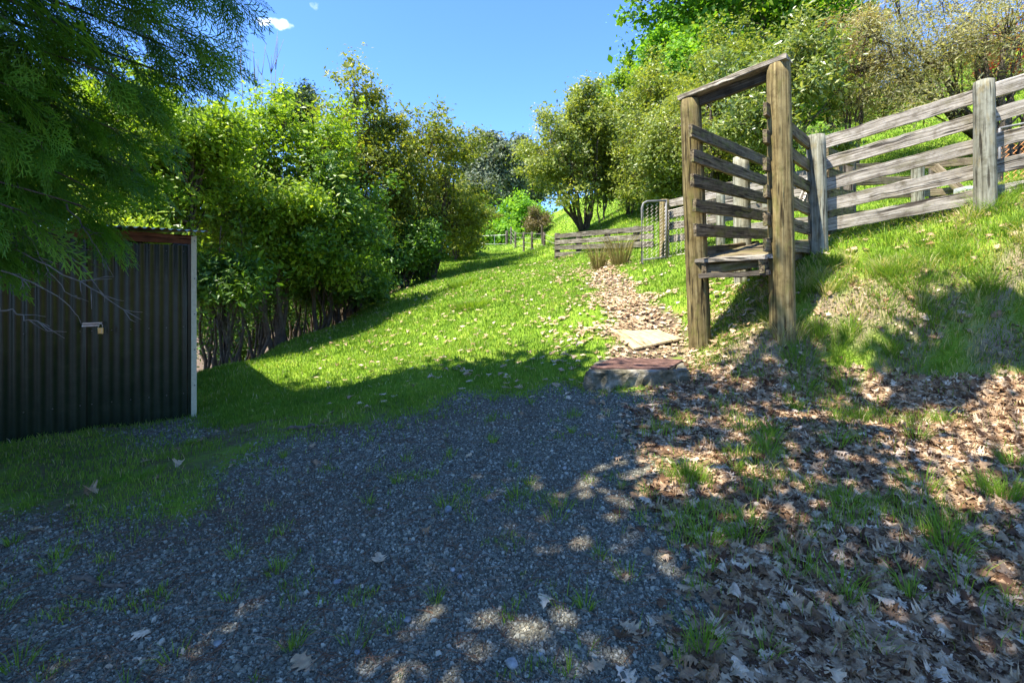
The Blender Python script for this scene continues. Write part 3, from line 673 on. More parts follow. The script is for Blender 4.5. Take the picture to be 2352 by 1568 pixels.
rails = [[P(1948, 386, 8.6), P(2112, 380, 8.9), P(2262, 368, 8.6)], [P(1948, 418, 8.6), P(2112, 412, 8.9), P(2262, 404, 8.6)], [P(1948, 450, 8.6), P(2112, 444, 8.9), P(2262, 434, 8.6)], [P(1948, 496, 8.6), P(2112, 480, 8.9), P(2262, 470, 8.6)]]
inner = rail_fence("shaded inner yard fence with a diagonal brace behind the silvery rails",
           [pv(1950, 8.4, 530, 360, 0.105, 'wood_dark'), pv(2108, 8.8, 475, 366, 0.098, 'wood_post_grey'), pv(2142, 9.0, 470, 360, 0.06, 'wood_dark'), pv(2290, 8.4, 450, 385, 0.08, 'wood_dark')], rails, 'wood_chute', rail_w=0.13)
mb = MB(); board(mb, P(2146, 382, 8.8), P(2222, 450, 8.5), 0.13, 0.05); mb.build("brace", M['wood_chute'], inner, gco=True)
rails = [[P(1899, a_, 6.45), P(1958, b_, 8.25)] for a_, b_ in zip([352, 398, 446, 492, 528], [372, 410, 448, 486, 516])]
rail_fence("short mossy rails between the ramp's corner post and the dark yard post",
           [(P(1926, 540, 7.3), P(1926, 362, 7.3), 0.055, 'wood_chute')], rails, 'wood_chute', rail_w=0.14)

vl = [436, 462, 490, 517]; vr = [392, 420, 450, 480]
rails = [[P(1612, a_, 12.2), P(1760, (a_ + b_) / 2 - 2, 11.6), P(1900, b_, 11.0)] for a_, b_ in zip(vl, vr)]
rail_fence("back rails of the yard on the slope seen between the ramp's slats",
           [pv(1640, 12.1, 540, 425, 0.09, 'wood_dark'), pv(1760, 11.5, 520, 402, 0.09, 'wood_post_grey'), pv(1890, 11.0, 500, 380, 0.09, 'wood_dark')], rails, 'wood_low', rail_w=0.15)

# ------------------------------------------------------------------ netted gates
def net(mb, A, B, h0, h1, cell, r, wig=0.25, sides=4):
    """hexagonal wire netting between the vertical edges at A and B (top height h1, foot h0 above the points)"""
    A = np.asarray(A, float); B = np.asarray(B, float); W = np.linalg.norm(B - A); nW = max(3, int(W / cell)); nH = max(4, int((h1 - h0) / (cell * 0.8)))
    for k in range(nW + 1):
        pts = []
        for j in range(nH * 2 + 1):
            s = (k + wig * (1 if (j // 1 + k) % 2 else -1)) / nW; s = min(max(s, 0), 1)
            pts.append(A + (B - A) * s + np.array([0, 0, h0 + (h1 - h0) * j / (nH * 2)]))
        tube(mb, pts, r, sides)
ga, gb = P(1474, 603, 10.15), P(1530, 596, 10.25)
gate = thing("pipe_gate", "grey bent pipe gate hung with wire netting, leaning on the timber gatepost", "gate", ga)
ht = 1.20; up = np.array([0, 0, 1.0]); wd = (gb - ga); W = np.linalg.norm(wd); wd = wd / W
pts = [ga - up * 0.12 + wd * 0.06, ga + up * 0.02, ga + up * (ht - 0.12), ga + up * (ht - 0.03) + wd * 0.035, ga + up * ht + wd * 0.11, gb + up * (ht - 0.02)]
mb = MB(); tube(mb, pts, 0.021, 8); tube(mb, [ga + up * 0.05, gb + up * 0.05], 0.016, 6); tube(mb, [gb + up * 0.0, gb + up * ht], 0.02, 8); mb.build("frame", M['pipe'], gate, smooth=True)
mb = MB(); net(mb, ga + wd * 0.02, gb - wd * 0.01, 0.06, ht - 0.06, 0.085, 0.0055); mb.build("netting", M['wire'], gate)
na, nb = P(1535, 592, 10.4), P(1625, 575, 9.9)
gate2 = thing("netted_hurdle", "strip of rusty wire netting on the yard rails beside the gatepost", "netting", na)
mb = MB(); net(mb, na, nb, 0.0, 0.95, 0.085, 0.005); mb.build("netting", M['wire'], gate2)
for q_ in (0.02, 0.95):
    mb = MB(); tube(mb, [na + up * q_, nb + up * q_], 0.009, 5); mb.build("edge_wire", M['wire'], gate2)
ha, hb = P(2296, 425, 8.15), P(2480, 395, 7.7)
gate3 = thing("orange_netted_gate", "gate with orange wire netting behind the fence post at the bank top", "gate", ha)
mb = MB(); net(mb, ha, hb, 0.0, 0.85, 0.09, 0.007); mb.build("netting", M['wire_orange'], gate3)
mb = MB(); tube(mb, [ha, ha + up * 0.9], 0.02, 8); tube(mb, [hb, hb + up * 0.9], 0.02, 8); tube(mb, [ha + up * 0.9, hb + up * 0.9], 0.02, 8); tube(mb, [ha, hb], 0.02, 8); mb.build("frame", M['pipe'], gate3, smooth=True)
la, lb = P(1832, 475, 7.6), P(1862, 395, 7.7)
hur = thing("tilted_hurdle", "tilted wire netted hurdle lying inside the race behind the tall post", "hurdle", la)
e1 = np.array([0.16, 0.20, 0.02]); mb = MB()
for k in range(9): tube(mb, [la + (lb - la) * (k / 8), la + (lb - la) * (k / 8) + e1 * 1.3], 0.006, 4)
for k in range(7): tube(mb, [la + e1 * (1.3 * k / 6), lb + e1 * (1.3 * k / 6)], 0.006, 4)
mb.build("netting", M['wire'], hur)
mb = MB(); board(mb, la, lb, 0.05, 0.03, up=(0, 1, 0), n=4); board(mb, la + e1 * 1.3, lb + e1 * 1.3, 0.05, 0.03, up=(0, 1, 0), n=4); mb.build("frame", M['wood_silver'], hur, gco=True)
mb = MB(); a = P(2205, 447, 8.3); board(mb, a, a + np.array([0.75, -0.1, 0.02]), 0.22, 0.3, up=(0, 0, 1), n=5, rough=0.003)
trough = tag(mb.build("water_trough", M['pale_sheet']), "pale trough glimpsed through the rails behind the diagonal brace", "trough")

# ------------------------------------------------------------------ wire fence and pipe gate up the lawn
wf = thing("wire_fence", "post and wire fence climbing beside the lawn towards the bright shrubs", "fence", P(1250, 597, 24))
wp = [(1250, 24, 598, 545, .07), (1222, 27.5, 588, 543, .07), (1203, 31, 582, 535, .07), (1184, 34.5, 575, 530, .075), (1174, 37, 568, 528, .07), (1164, 40, 566, 524, .11)]
tops = []
for u, d, vb, vt, r in wp:
    q = P(u, vb, d); g_ = gz(q[0], d); q[2] = g_ - .2; q2 = q + np.array([0, 0, 1.45 + .1 * (u == 1164)]); mb = MB(); post(mb, q, q2, r, sides=10, n=6); mb.build("post", M['wood_dark'], wf, smooth=True, gco=True); tops.append((q + np.array([0, 0, .3]), q2 - np.array([0, 0, .08])))
mb = MB(); tube(mb, [P(1246, 560, 24.1), P(1245, 517, 24.1)], 0.05, 8); mb.build("insulator_post", M['wood_dark'], wf, gco=True)
for k in range(5):
    mb = MB(); tube(mb, [P(1278, 590 - k * 10, 17.8)] + [b * (1 - k / 4) + t * (k / 4) for b, t in tops], 0.006, 4); mb.build("wire", M['wire'], wf)
fg = thing("far_pipe_gate", "thin grey pipe gate across the top of the lawn", "gate", P(1075, 562, 40))
mb = MB(); tube(mb, [P(1040, 545, 40), P(1163, 539.5, 40)], 0.022, 6)
for u in (1062, 1098, 1136): tube(mb, [P(u, 566, 40), P(u, 542, 40)], 0.02, 6)
tube(mb, [P(1040, 562, 40), P(1163, 560, 40)], 0.012, 6); mb.build("frame", M['galv'], fg)

# ------------------------------------------------------------------ concrete sump, grate and pale board
zt = 0.625
ca, cb = P(1342, 858, 5.10), P(1572, 846, 5.18)
c0 = np.array([ca[0], 5.06]); c1 = np.array([cb[0] + 0.02, 5.10]); c2 = c1 + np.array([0.20, 0.78]); c3 = c0 + np.array([0.26, 0.80])
sump = thing("concrete_sump", "mossy concrete sump box set in the ground at the foot of the ramp", "sump", (c0[0], c0[1], zt - 0.2))
def rect_ring(n=14):
    out = []
    cs = [c0, c1, c2, c3]
    for k in range(4):
        for s in np.linspace(0, 1, n, endpoint=False): out.append(cs[k] + (cs[(k + 1) % 4] - cs[k]) * s)
    return np.array(out)
R = rect_ring(); cen = R.mean(0); r2 = np.random.default_rng(5)
lev = []
for z, sc, j in ((zt - 0.30, 1.0, 0.012), (zt - 0.16, 1.0, 0.014), (zt - 0.06, 0.998, 0.012), (zt - 0.018, 0.985, 0.012), (zt, 0.955, 0.006), (zt + 0.002, 0.80, 0.003), (zt - 0.02, 0.78, 0.0)):
    q = cen + (R - cen) * sc + r2.normal(0, j, R.shape); lev.append(np.column_stack([q, np.full(len(q), z) + r2.normal(0, j * 0.35, len(q))]))
m = len(R); V = np.concatenate(lev); i = np.arange(len(lev) - 1)[:, None] * m; j = np.arange(m)[None]; k = (j + 1) % m
mb = MB(); mb.add(V, [np.stack([i + j, i + k, i + m + k, i + m + j], -1).reshape(-1, 4), np.arange(m) + (len(lev) - 1) * m]); mb.build("concrete_box", M['concrete'], sump)
g = [P(1360, 844, 5.20), P(1533, 849, 5.14), P(1566, 830, 5.72), P(1414, 825, 5.86)]
for q in g: q[2] = zt + 0.012
grate = thing("rusty_grate", "rusty brown ribbed steel grate lying on the concrete sump", "grate", g[0])
mb = MB()
for k in range(4): board(mb, g[k], g[(k + 1) % 4], 0.02, 0.035, n=3, rough=0.001)
mb.build("frame", M['rust'], grate)
mb = MB()
for k in range(1, 13):
    s = k / 13; a = g[0] + (g[3] - g[0]) * s; b = g[1] + (g[2] - g[1]) * s; board(mb, a, b, 0.016, 0.022, n=5, rough=0.0012)
for k in range(1, 9):
    s = k / 9; a = g[0] + (g[1] - g[0]) * s; b = g[3] + (g[2] - g[3]) * s; board(mb, a - np.array([0, 0, .009]), b - np.array([0, 0, .009]), 0.008, 0.008, n=3, rough=0.001)
mb.build("bars", M['rust'], grate)
bq = [P(1403, 758, 6.85), P(1455, 801, 6.12), P(1573, 779, 6.35), P(1512, 760, 7.0)]
mb = MB(); tq = np.array([[q[0], q[1], max(q[2], gz(q[0], q[1]) + 0.004) + .012] for q in bq])
Gq = np.array([[0, 0, 0], [.75, 0, 0], [.75, .6, 0], [0, .6, 0]]) + 3
nb_ = 8; ss, rr_ = np.meshgrid(np.linspace(0, 1, nb_), np.linspace(0, 1, nb_))
def bil(Q): return ((1 - ss)[..., None] * (1 - rr_)[..., None] * Q[0] + ss[..., None] * (1 - rr_)[..., None] * Q[1] + ss[..., None] * rr_[..., None] * Q[2] + (1 - ss)[..., None] * rr_[..., None] * Q[3]).reshape(-1, 3)
T = bil(tq) + np.column_stack([np.zeros((64, 2)), 0.006 * np.sin(np.arange(64) * 0.7)]); Bt = T - np.array([0, 0, 0.022]); GG = bil(Gq)
i = (np.arange(nb_ - 1)[:, None] * nb_ + np.arange(nb_ - 1)[None]).ravel(); fq = np.stack([i, i + 1, i + nb_ + 1, i + nb_], -1)
per = list(range(nb_)) + [nb_ * k + nb_ - 1 for k in range(1, nb_)] + [nb_ * (nb_ - 1) + k for k in range(nb_ - 2, -1, -1)] + [nb_ * k for k in range(nb_ - 2, 0, -1)]
per = np.array(per); pn = np.roll(per, -1)
mb.add(np.concatenate([T, Bt]), [fq, fq[:, ::-1] + 64, np.stack([per, per + 64, pn + 64, pn], -1)], np.concatenate([GG, GG]), 0.8)
tag(mb.build("pale_board", M['wood_pale'], gco=True), "pale sheet of plywood lying on the leafy path by the ramp's foot", "board")

# ------------------------------------------------------------------ trees
def leaf_quads(ctr, nper, sig, L, Wd, rng, out_from, up=0.55, rnd=0.75, hang=0.25, clump_var=None, n6=False):
    n = len(ctr); tot = n * nper
    base = np.repeat(ctr, nper, 0)
    off = rng.normal(0, 1, (tot, 3)) * np.repeat(sig, nper, 0)
    p = base + off
    nr = norm(p - out_from) * 0.5 + np.array([0, 0, up]) + rng.normal(0, rnd, (tot, 3)); nr = norm(nr)
    t = norm(np.cross(nr, rng.normal(0, 1, (tot, 3)))); t[:, 2] -= hang; t = norm(t - nr * (t * nr).sum(1, keepdims=True))
    s = np.cross(nr, t); gz_ = np.exp(rng.normal(-.06, .32, tot)); ll = (L * gz_)[:, None]; ww = (Wd * gz_ * rng.uniform(0.75, 1.2, tot))[:, None]
    V = np.stack([p - t * ll * .5, p - t * ll * 0.03 + s * ww * .5 + nr * ww * .12, p + t * ll * .5, p - t * ll * 0.03 - s * ww * .5 + nr * ww * .12], 1).reshape(-1, 3)
    Fq = np.arange(tot * 4).reshape(-1, 4)
    cv = rng.uniform(0, 1, n) if clump_var is None else clump_var
    var = np.clip(np.repeat(cv, nper) * 0.55 + rng.uniform(0, 1, tot) * 0.45, 0, 1)
    return V, Fq, np.repeat(var, 4)

def bez(a, b, c, n):
    t = np.linspace(0, 1, n)[:, None]; return a * (1 - t) ** 2 + 2 * b * t * (1 - t) + c * t * t

def make_tree(name, label, cat, base, cc, rad, mat, seed, nlobe=14, nclump=16, nleaf=60, L=0.09, Wd=0.045, bark='bark', stems=3, trunk_r=0.065,
              lobe_r=0.42, clump=0.30, flat=0.75, group=None, bare=0.0, spread=0.35, limb_r=0.02, shell=0.5, crown_name="crown", twig_n=1.0, up=0.55, hang=0.25, gaps=0.0):
    rng = np.random.default_rng(seed)
    base = np.asarray(base, float); cc = np.asarray(cc, float); rad = np.asarray(rad, float)
    tr = thing(name, label, cat, base, group)
    # limbs carry lobes, lobes carry clumps, clumps carry leaves
    d = norm(rng.normal(0, 1, (nlobe * 3, 3))); d = d[(d[:, 2] > -0.75)][:nlobe]
    rr = rng.uniform(shell, 0.85, len(d)) ** 0.8
    lc = cc + d * rr[:, None] * rad * (1 + rng.normal(0, 0.10, (len(d), 1)))
    lr = rad.mean() * lobe_r * rng.uniform(0.45, 1.3, len(d))
    cl = []; 
    for c_, r_ in zip(lc, lr):
        k = max(3, int(nclump * (r_ / (rad.mean() * lobe_r)) ** 2))
        q = norm(rng.normal(0, 1, (k, 3))) * (rng.uniform(0.25, 1, (k, 1)) ** 0.6) * r_ * np.array([1.1, 1.1, flat]); cl.append(c_ + q)
    # shoots that break the outline
    for q_ in range(int(nlobe * 1.3)):
        k = rng.integers(0, len(lc)); d_ = norm(d[k] * np.array([1, 1, .6]) + np.array([0, 0, rng.uniform(.2, 1.2)]) + rng.normal(0, .3, 3)); m_ = rng.integers(3, 7)
        o_ = lc[k] + d_ * lr[k] * .7; cl.append(o_ + d_ * (np.arange(m_)[:, None] / m_) * lr[k] * rng.uniform(.6, 1.25) + rng.normal(0, .05 * lr[k], (m_, 3)))
    cl = np.concatenate(cl)
    if gaps > 0: cl = cl[rng.uniform(0, 1, len(cl)) > gaps]
    sig = np.abs(rng.normal(1, 0.3, (len(cl), 1))) * clump * np.array([[0.62, 0.62, 0.40]])
    V, Fq, var = leaf_quads(cl, nleaf, sig, L, Wd, rng, cc, up=up, hang=hang)
    mb = MB(); mb.add(V, [Fq], None, var); mb.build(crown_name, M[mat], tr)
    mb = MB(); st = []
    for k in range(stems):
        a = rng.uniform(0, 6.28); b0 = base + np.array([math.cos(a), math.sin(a), 0]) * trunk_r * (1.2 if stems > 1 else 0) - np.array([0, 0, 0.2])
        tip = cc + np.array([math.cos(a) * rad[0], math.sin(a) * rad[1], 0]) * spread * rng.uniform(0.5, 1.3) + np.array([0, 0, rad[2] * rng.uniform(0.1, 0.55)])
        mid = (b0 + tip) / 2 + np.array([math.cos(a), math.sin(a), 0]) * rng.uniform(-0.1, 0.25) * rad[0] + np.array([0, 0, 0.1 * rad[2]])
        pts = bez(b0, mid, tip, 12); pts[1:-1, :2] += rng.normal(0, 0.025 * rad[0], (10, 2))
        tube(mb, pts, np.linspace(trunk_r * rng.uniform(0.7, 1.1), 0.018, 12), 7); st.append(pts)
    for c_ in lc:
        s = st[rng.integers(0, len(st))]; k0 = rng.integers(3, 9); o = s[k0]
        mid = (o + c_) / 2 + np.array([0, 0, 0.15 * rad[2]]) * rng.uniform(-0.6, 1); tube(mb, bez(o, mid, c_, 7), np.linspace(limb_r * 1.5, limb_r * 0.5, 7), 5, cap=False)
    nt_ = int(len(cl) * twig_n)
    near = rng.permutation(len(cl))[:nt_]
    for k in near:
        c_ = cl[k]; j = np.argmin(((lc - c_) ** 2).sum(1)); o = lc[j] + (cc - lc[j]) * rng.uniform(0, 0.3); mid = (o + c_) / 2 + rng.normal(0, 0.06, 3); tube(mb, bez(o, mid, c_, 4), np.linspace(limb_r * 0.55, limb_r * 0.2, 4), 3, cap=False)
    mb.build("trunk", M[bark], tr, smooth=True)
    return tr

def crown(u0, u1, v0, v1, d, depth=1.0):
    a = P(u0, v0, d); b = P(u1, v1, d); c = (a + b) / 2; rx = abs(b[0] - a[0]) / 2; rz = abs(a[2] - b[2]) / 2
    return c, np.array([rx, rx * depth, rz])

def tree_at(name, label, cat, box, mat, seed, bu=None, depth=1.0, **kw):
    c, r = crown(*box, depth=depth); d = box[4]
    bx = c[0] if bu is None else (bu - U0) / F * d
    return make_tree(name, label, cat, (bx, d, gz(bx, d)), c, r, mat, seed, **kw)

GL = "trees of the gully wood"
tree_at("broadleaf_tree", "dense tree rising directly behind the shed roof and the conifer sprays", "tree", (-60, 330, 150, 600, 9.6), 'leaf_bright', 21, nlobe=22, nclump=22, nleaf=75, L=0.10, Wd=0.05, stems=3, bark='bark', group=GL)
tree_at("broadleaf_tree", "leafy tree beside the shed's lit corner strip, its foliage hanging over the roof edge", "tree", (270, 525, 165, 640, 9.2), 'leaf_bright', 22, nlobe=22, nclump=20, nleaf=75, L=0.095, Wd=0.045, stems=3, group=GL)
tree_at("broadleaf_tree", "broad bright green tree with rounded sunlit top below the bare twigs", "tree", (500, 770, 232, 690, 11.5), 'leaf_bright', 23, nlobe=26, nclump=20, nleaf=75, L=0.10, Wd=0.05, stems=4, bark='bark_pale', group=GL)
tree_at("broadleaf_tree", "bright green tree whose low drooping branches reach down to the lawn's edge", "tree", (600, 880, 360, 740, 12.6), 'leaf_dark', 24, nlobe=26, nclump=20, nleaf=70, L=0.11, Wd=0.05, stems=4, bark='bark_pale', group=GL)
tree_at("olive_leaved_tree", "tallest yellowish olive tree of the wood with a pointed tip against the sky", "tree", (735, 900, 190, 640, 16.0), 'leaf_olive', 25, nlobe=26, nclump=18, nleaf=62, L=0.11, Wd=0.055, stems=4, trunk_r=.09, group=GL, gaps=0.12)
tree_at("olive_leaved_tree", "rounded olive tree with many slender stems showing through at the head of the wood", "tree", (865, 1075, 262, 600, 18.0), 'leaf_olive', 26, nlobe=26, nclump=15, nleaf=55, L=0.12, Wd=0.06, stems=8, trunk_r=.08, group=GL, gaps=0.2, bu=985, spread=.75)
tree_at("dark_shrub", "dark leafy shrub under the many-stemmed tree beside the lawn", "shrub", (850, 1010, 500, 690, 17.0), 'leaf_dark', 27, nlobe=16, nclump=14, nleaf=60, L=0.12, Wd=0.06, stems=4, trunk_r=.05, group="shrubs along the lawn's edge")
tree_at("dark_shrub", "dark shrub at the crest end of the wood next to the far pipe gate", "shrub", (990, 1105, 430, 590, 24.0), 'leaf_olive', 28, nlobe=18, nclump=14, nleaf=60, L=0.14, Wd=0.07, stems=4, trunk_r=.06, group="shrubs along the lawn's edge")
tree_at("glossy_shrub", "glossy large-leaved shrub bulging out beside the shed's corner over bare twigs", "shrub", (450, 590, 585, 705, 9.3), 'leaf_dark', 29, nlobe=12, nclump=11, nleaf=38, L=0.11, Wd=0.045, stems=4, trunk_r=.03, group="shrubs along the lawn's edge")
tree_at("dark_shrub", "low shaded shrub between the pale trunks and the lawn's edge", "shrub", (690, 880, 590, 740, 14.2), 'leaf_dark', 30, nlobe=18, nclump=14, nleaf=55, L=0.11, Wd=0.05, stems=4, trunk_r=.05, group="shrubs along the lawn's edge")
for k, (bx, lb) in enumerate([((480, 600, 720, 850, 17), "low dark undergrowth far between the trunks nearest the shed"), ((650, 790, 670, 790, 19), "low dark undergrowth below the drooping bright branches"), ((760, 880, 640, 740, 19), "low dark undergrowth at the upper end of the thicket")]):
    tree_at("undergrowth_shrub", lb, "shrub", bx, 'leaf_dark', 150 + k, nlobe=14, nclump=12, nleaf=45, L=0.10, Wd=0.05, stems=3, trunk_r=.03, group="undergrowth of the gully wood")
# deeper trees that close the view through the wood
for k, (box, mt, lb) in enumerate([((380, 640, 330, 860, 19), 'leaf_bright', "sunlit tree deep in the gully seen between the trunks beside the shed"), ((560, 800, 400, 860, 22), 'leaf_olive', "yellow green tree deep in the gully behind the pale trunks"),
        ((740, 960, 430, 760, 25), 'leaf_bright', "bright tree deep in the gully behind the olive trees' stems"), ((900, 1110, 440, 640, 30), 'leaf_olive', "small tree beyond the many-stemmed olive tree"), ((150, 460, 200, 800, 16), 'leaf_bright', "tree far behind the shed roof mostly hidden by nearer foliage")]):
    tree_at("broadleaf_tree", lb, "tree", box, mt, 40 + k, nlobe=26, nclump=14, nleaf=45, L=0.16, Wd=0.09, stems=5, bark='bark_pale', group=GL)
tree_at("dark_conifer", "small dark pine top standing against the sky behind the bright tree", "tree", (648, 732, 205, 330, 23), 'leaf_conifer', 50, nlobe=16, nclump=14, nleaf=60, L=0.16, Wd=0.05, stems=1, trunk_r=.12)
# slender saplings of the thicket
sap = []
for k in range(4):
    r_ = np.random.default_rng(60 + k); b0 = np.array([0, 0, 0.0]); tr = thing("sapling", "slender pale trunk in the thicket below the lawn's edge", "sapling", (0, 0, 0), "saplings of the thicket")
    hgt = r_.uniform(3.5, 5); pts = np.stack([np.cumsum(r_.normal(0, 0.07, 12)), np.cumsum(r_.normal(0, 0.07, 12)), np.linspace(-0.3, hgt, 12)], -1)
    mb = MB(); tube(mb, pts, np.linspace(0.045, 0.015, 12), 6)
    tips = []
    for j in range(9):
        o = pts[r_.integers(4, 11)]; q = o + np.array([r_.normal(0, .4), r_.normal(0, .4), r_.uniform(.1, .6)]); tube(mb, bez(o, (o + q) / 2 + np.array([0, 0, .1]), q, 5), np.linspace(.012, .004, 5), 4); tips.append(q)
    mb.build("trunk", M['bark_pale'], tr, smooth=True)
    tips = np.array(tips); V, Fq, var = leaf_quads(tips, 40, np.full((len(tips), 3), 0.18), 0.10, 0.045, r_, np.array([0, 0, hgt * .6])); mb = MB(); mb.add(V, [Fq], None, var); mb.build("crown", M['leaf_dark'], tr)
    sap.append(tr)
r_ = np.random.default_rng(77)
edge = [(478, 9.4), (560, 10.4), (640, 11.8), (720, 13.6), (790, 15.2), (860, 17.0)]
place = []
for k in range(96):
    q = r_.uniform(0, 1); u = np.interp(q, np.linspace(0, 1, 6), [e[0] for e in edge]); d = np.interp(q, np.linspace(0, 1, 6), [e[1] for e in edge]) + r_.uniform(0.1, 3.2)
    u += r_.normal(0, 14); place.append((u, d))
for k, (u, d) in enumerate(place):
    x = (u - U0) / F * d; z = gz(x, d)
    if k < 4: sap[k].location = (x, d, z); sap[k].rotation_euler = (0, 0, k); sap[k].scale = (.8, .8, .65)
    else: q = r_.uniform(.6, 1.0); dup(sap[k % 4], (x, d, z), r_.uniform(0, 6.28), (q, q, r_.uniform(.5, .78)))
# stake-like stems at the lawn's edge
# a bare tree behind
def bare_tree(name, label, base, top_pts, seed, mat='twig_grey', r0=0.06):
    rb = np.random.default_rng(seed); tr = thing(name, label, "tree", base); mb = MB()
    for tp in top_pts:
        tp = np.asarray(tp); pts = bez(np.asarray(base), (np.asarray(base) * 0.45 + tp * 0.55) * np.array([1, 1, 1]) + np.array([0.1, 0, .5]) * rb.normal(0, 1), tp, 10); pts[1:, :] += rb.normal(0, 0.03, (9, 3)); tube(mb, pts, np.linspace(r0, 0.008, 10), 5)
        for j in range(12):
            o = pts[rb.integers(5, 10)]; q = o + (tp - np.asarray(base)) * rb.uniform(.05, .16) + rb.normal(0, .22, 3); tube(mb, bez(o, (o + q) / 2 + rb.normal(0, .05, 3), q, 4), np.linspace(.014, .005, 4), 3)
    mb.build("trunk", M[mat], tr, smooth=True); return tr
b = P(600, 420, 18); bare_tree("bare_tree", "leafless grey tree tips poking above the bright tree against the sky", (b[0], b[1], gz(b[0], b[1])), [P(556, 165, 18), P(575, 185, 18.2), P(602, 172, 18), P(622, 168, 17.9), P(634, 160, 18.3), P(590, 205, 17.8)], 88)

# right-hand side
GR = "shrubby trees on the hillside"
tree_at("olive_leaved_tree", "many-stemmed spreading tree above the low dark rail fence", "tree", (1208, 1430, 242, 492, 20.0), 'leaf_khaki', 101, nlobe=34, nclump=18, nleaf=60, L=0.115, Wd=0.06, stems=9, trunk_r=.08, bu=1343, spread=.8, group=GR, gaps=0.08)
tree_at("olive_leaved_tree", "slender young tree between the spreading tree and the netted gate", "tree", (1365, 1530, 262, 495, 21.0), 'leaf_pale', 102, nlobe=26, nclump=17, nleaf=50, L=0.115, Wd=0.06, stems=4, trunk_r=.05, group=GR, gaps=0.15)
tree_at("olive_leaved_tree", "yellow tinged shrub just above the netted gate", "tree", (1425, 1625, 160, 480, 17.5), 'leaf_khaki', 103, nlobe=28, nclump=16, nleaf=58, L=0.10, Wd=0.055, stems=5, trunk_r=.06, group=GR, gaps=0.1)
tree_at("small_leaved_tree", "large small-leaved khaki bush framed between the ramp's two tall posts", "tree", (1530, 1775, 100, 470, 14.5), 'leaf_khaki', 104, nlobe=30, nclump=20, nleaf=70, L=0.075, Wd=0.045, stems=7, trunk_r=.06, group=GR, bu=1640, twig_n=1.5, gaps=0.05)
tree_at("pale_leaved_tree", "shiny pale-leaved bush standing right behind the nearer tall ramp post", "tree", (1690, 1945, 120, 400, 12.0), 'leaf_pale', 105, nlobe=26, nclump=16, nleaf=48, L=0.12, Wd=0.045, stems=5, trunk_r=.06, group=GR, gaps=0.1, hang=0.0)
tree_at("broadleaf_tree", "tall fresh green maple-like tree at the top edge above the bushes", "tree", (1470, 1930, -140, 250, 25.0), 'leaf_maple', 106, nlobe=38, nclump=22, nleaf=44, L=0.22, Wd=0.17, stems=3, trunk_r=.22, clump=.6, group=GR, gaps=.12)
tree_at("broadleaf_tree", "yellow green tree in front of the tall fresh green tree, against the open sky", "tree", (1475, 1600, 70, 280, 22.0), 'leaf_lime', 107, nlobe=16, nclump=14, nleaf=55, L=0.17, Wd=0.11, stems=3, trunk_r=.1, clump=.4, group=GR)
tree_at("broadleaf_tree", "dark green tree on a straight trunk on the open hillside above the fence", "tree", (1800, 1975, 110, 300, 22.0), 'leaf_maple', 108, nlobe=18, nclump=16, nleaf=55, L=0.19, Wd=0.12, stems=1, trunk_r=.14, bu=1912, group=GR)
tree_at("feathery_tree", "feathery fine-leaved tree drooping over the silvery rail fence", "tree", (1925, 2235, -20, 345, 12.0), 'leaf_feather', 109, nlobe=36, nclump=20, nleaf=62, L=0.085, Wd=0.018, stems=6, trunk_r=.08, bu=2300, spread=.5, group=GR, gaps=0.22, clump=.38, twig_n=1.6, limb_r=.014, hang=.5)
tree_at("feathery_tree", "dark multi-trunked feathery tree at the frame's edge behind the bank-top post", "tree", (2180, 2560, -160, 330, 10.6), 'leaf_feather', 110, nlobe=30, nclump=12, nleaf=45, L=0.085, Wd=0.016, stems=8, trunk_r=.11, bu=2330, spread=.55, group=GR, gaps=0.35, clump=.36, twig_n=1.5, limb_r=.016, hang=.5)
tree_at("red_leaved_shrub", "reddish bronze-leaved shrub between the fresh green tree and the feathery tree", "shrub", (1885, 2030, 25, 205, 12.4), 'leaf_red', 111, nlobe=16, nclump=11, nleaf=36, L=0.075, Wd=0.02, stems=4, trunk_r=.04, group=GR, gaps=0.3, twig_n=1.5, limb_r=.012)
tree_at("red_leaved_shrub", "scarlet-leaved tree partly hidden by the dark multi-trunked tree", "tree", (2270, 2480, -40, 190, 14.5), 'leaf_scarlet', 112, nlobe=18, nclump=10, nleaf=30, L=0.11, Wd=0.07, stems=4, trunk_r=.06, group=GR, gaps=0.4)
tree_at("olive_leaved_tree", "green leafy tree filling the gap between the spreading tree and the tall fresh green one", "tree", (1375, 1520, 165, 400, 24.0), 'leaf_bright', 113, nlobe=26, nclump=18, nleaf=55, L=0.14, Wd=0.08, stems=3, trunk_r=.07, group=GR, gaps=0.1)
tree_at("olive_leaved_tree", "yellow green bush low behind the ramp's farther post", "tree", (1480, 1680, 240, 490, 16.2), 'leaf_khaki', 114, nlobe=28, nclump=18, nleaf=58, L=0.095, Wd=0.05, stems=6, trunk_r=.05, group=GR, gaps=0.08)
tree_at("olive_leaved_tree", "fresh green bush crowding behind the spreading tree's trunks", "tree", (1290, 1470, 255, 470, 25.0), 'leaf_khaki', 115, nlobe=28, nclump=16, nleaf=52, L=0.14, Wd=0.08, stems=4, trunk_r=.06, group=GR, gaps=0.1)
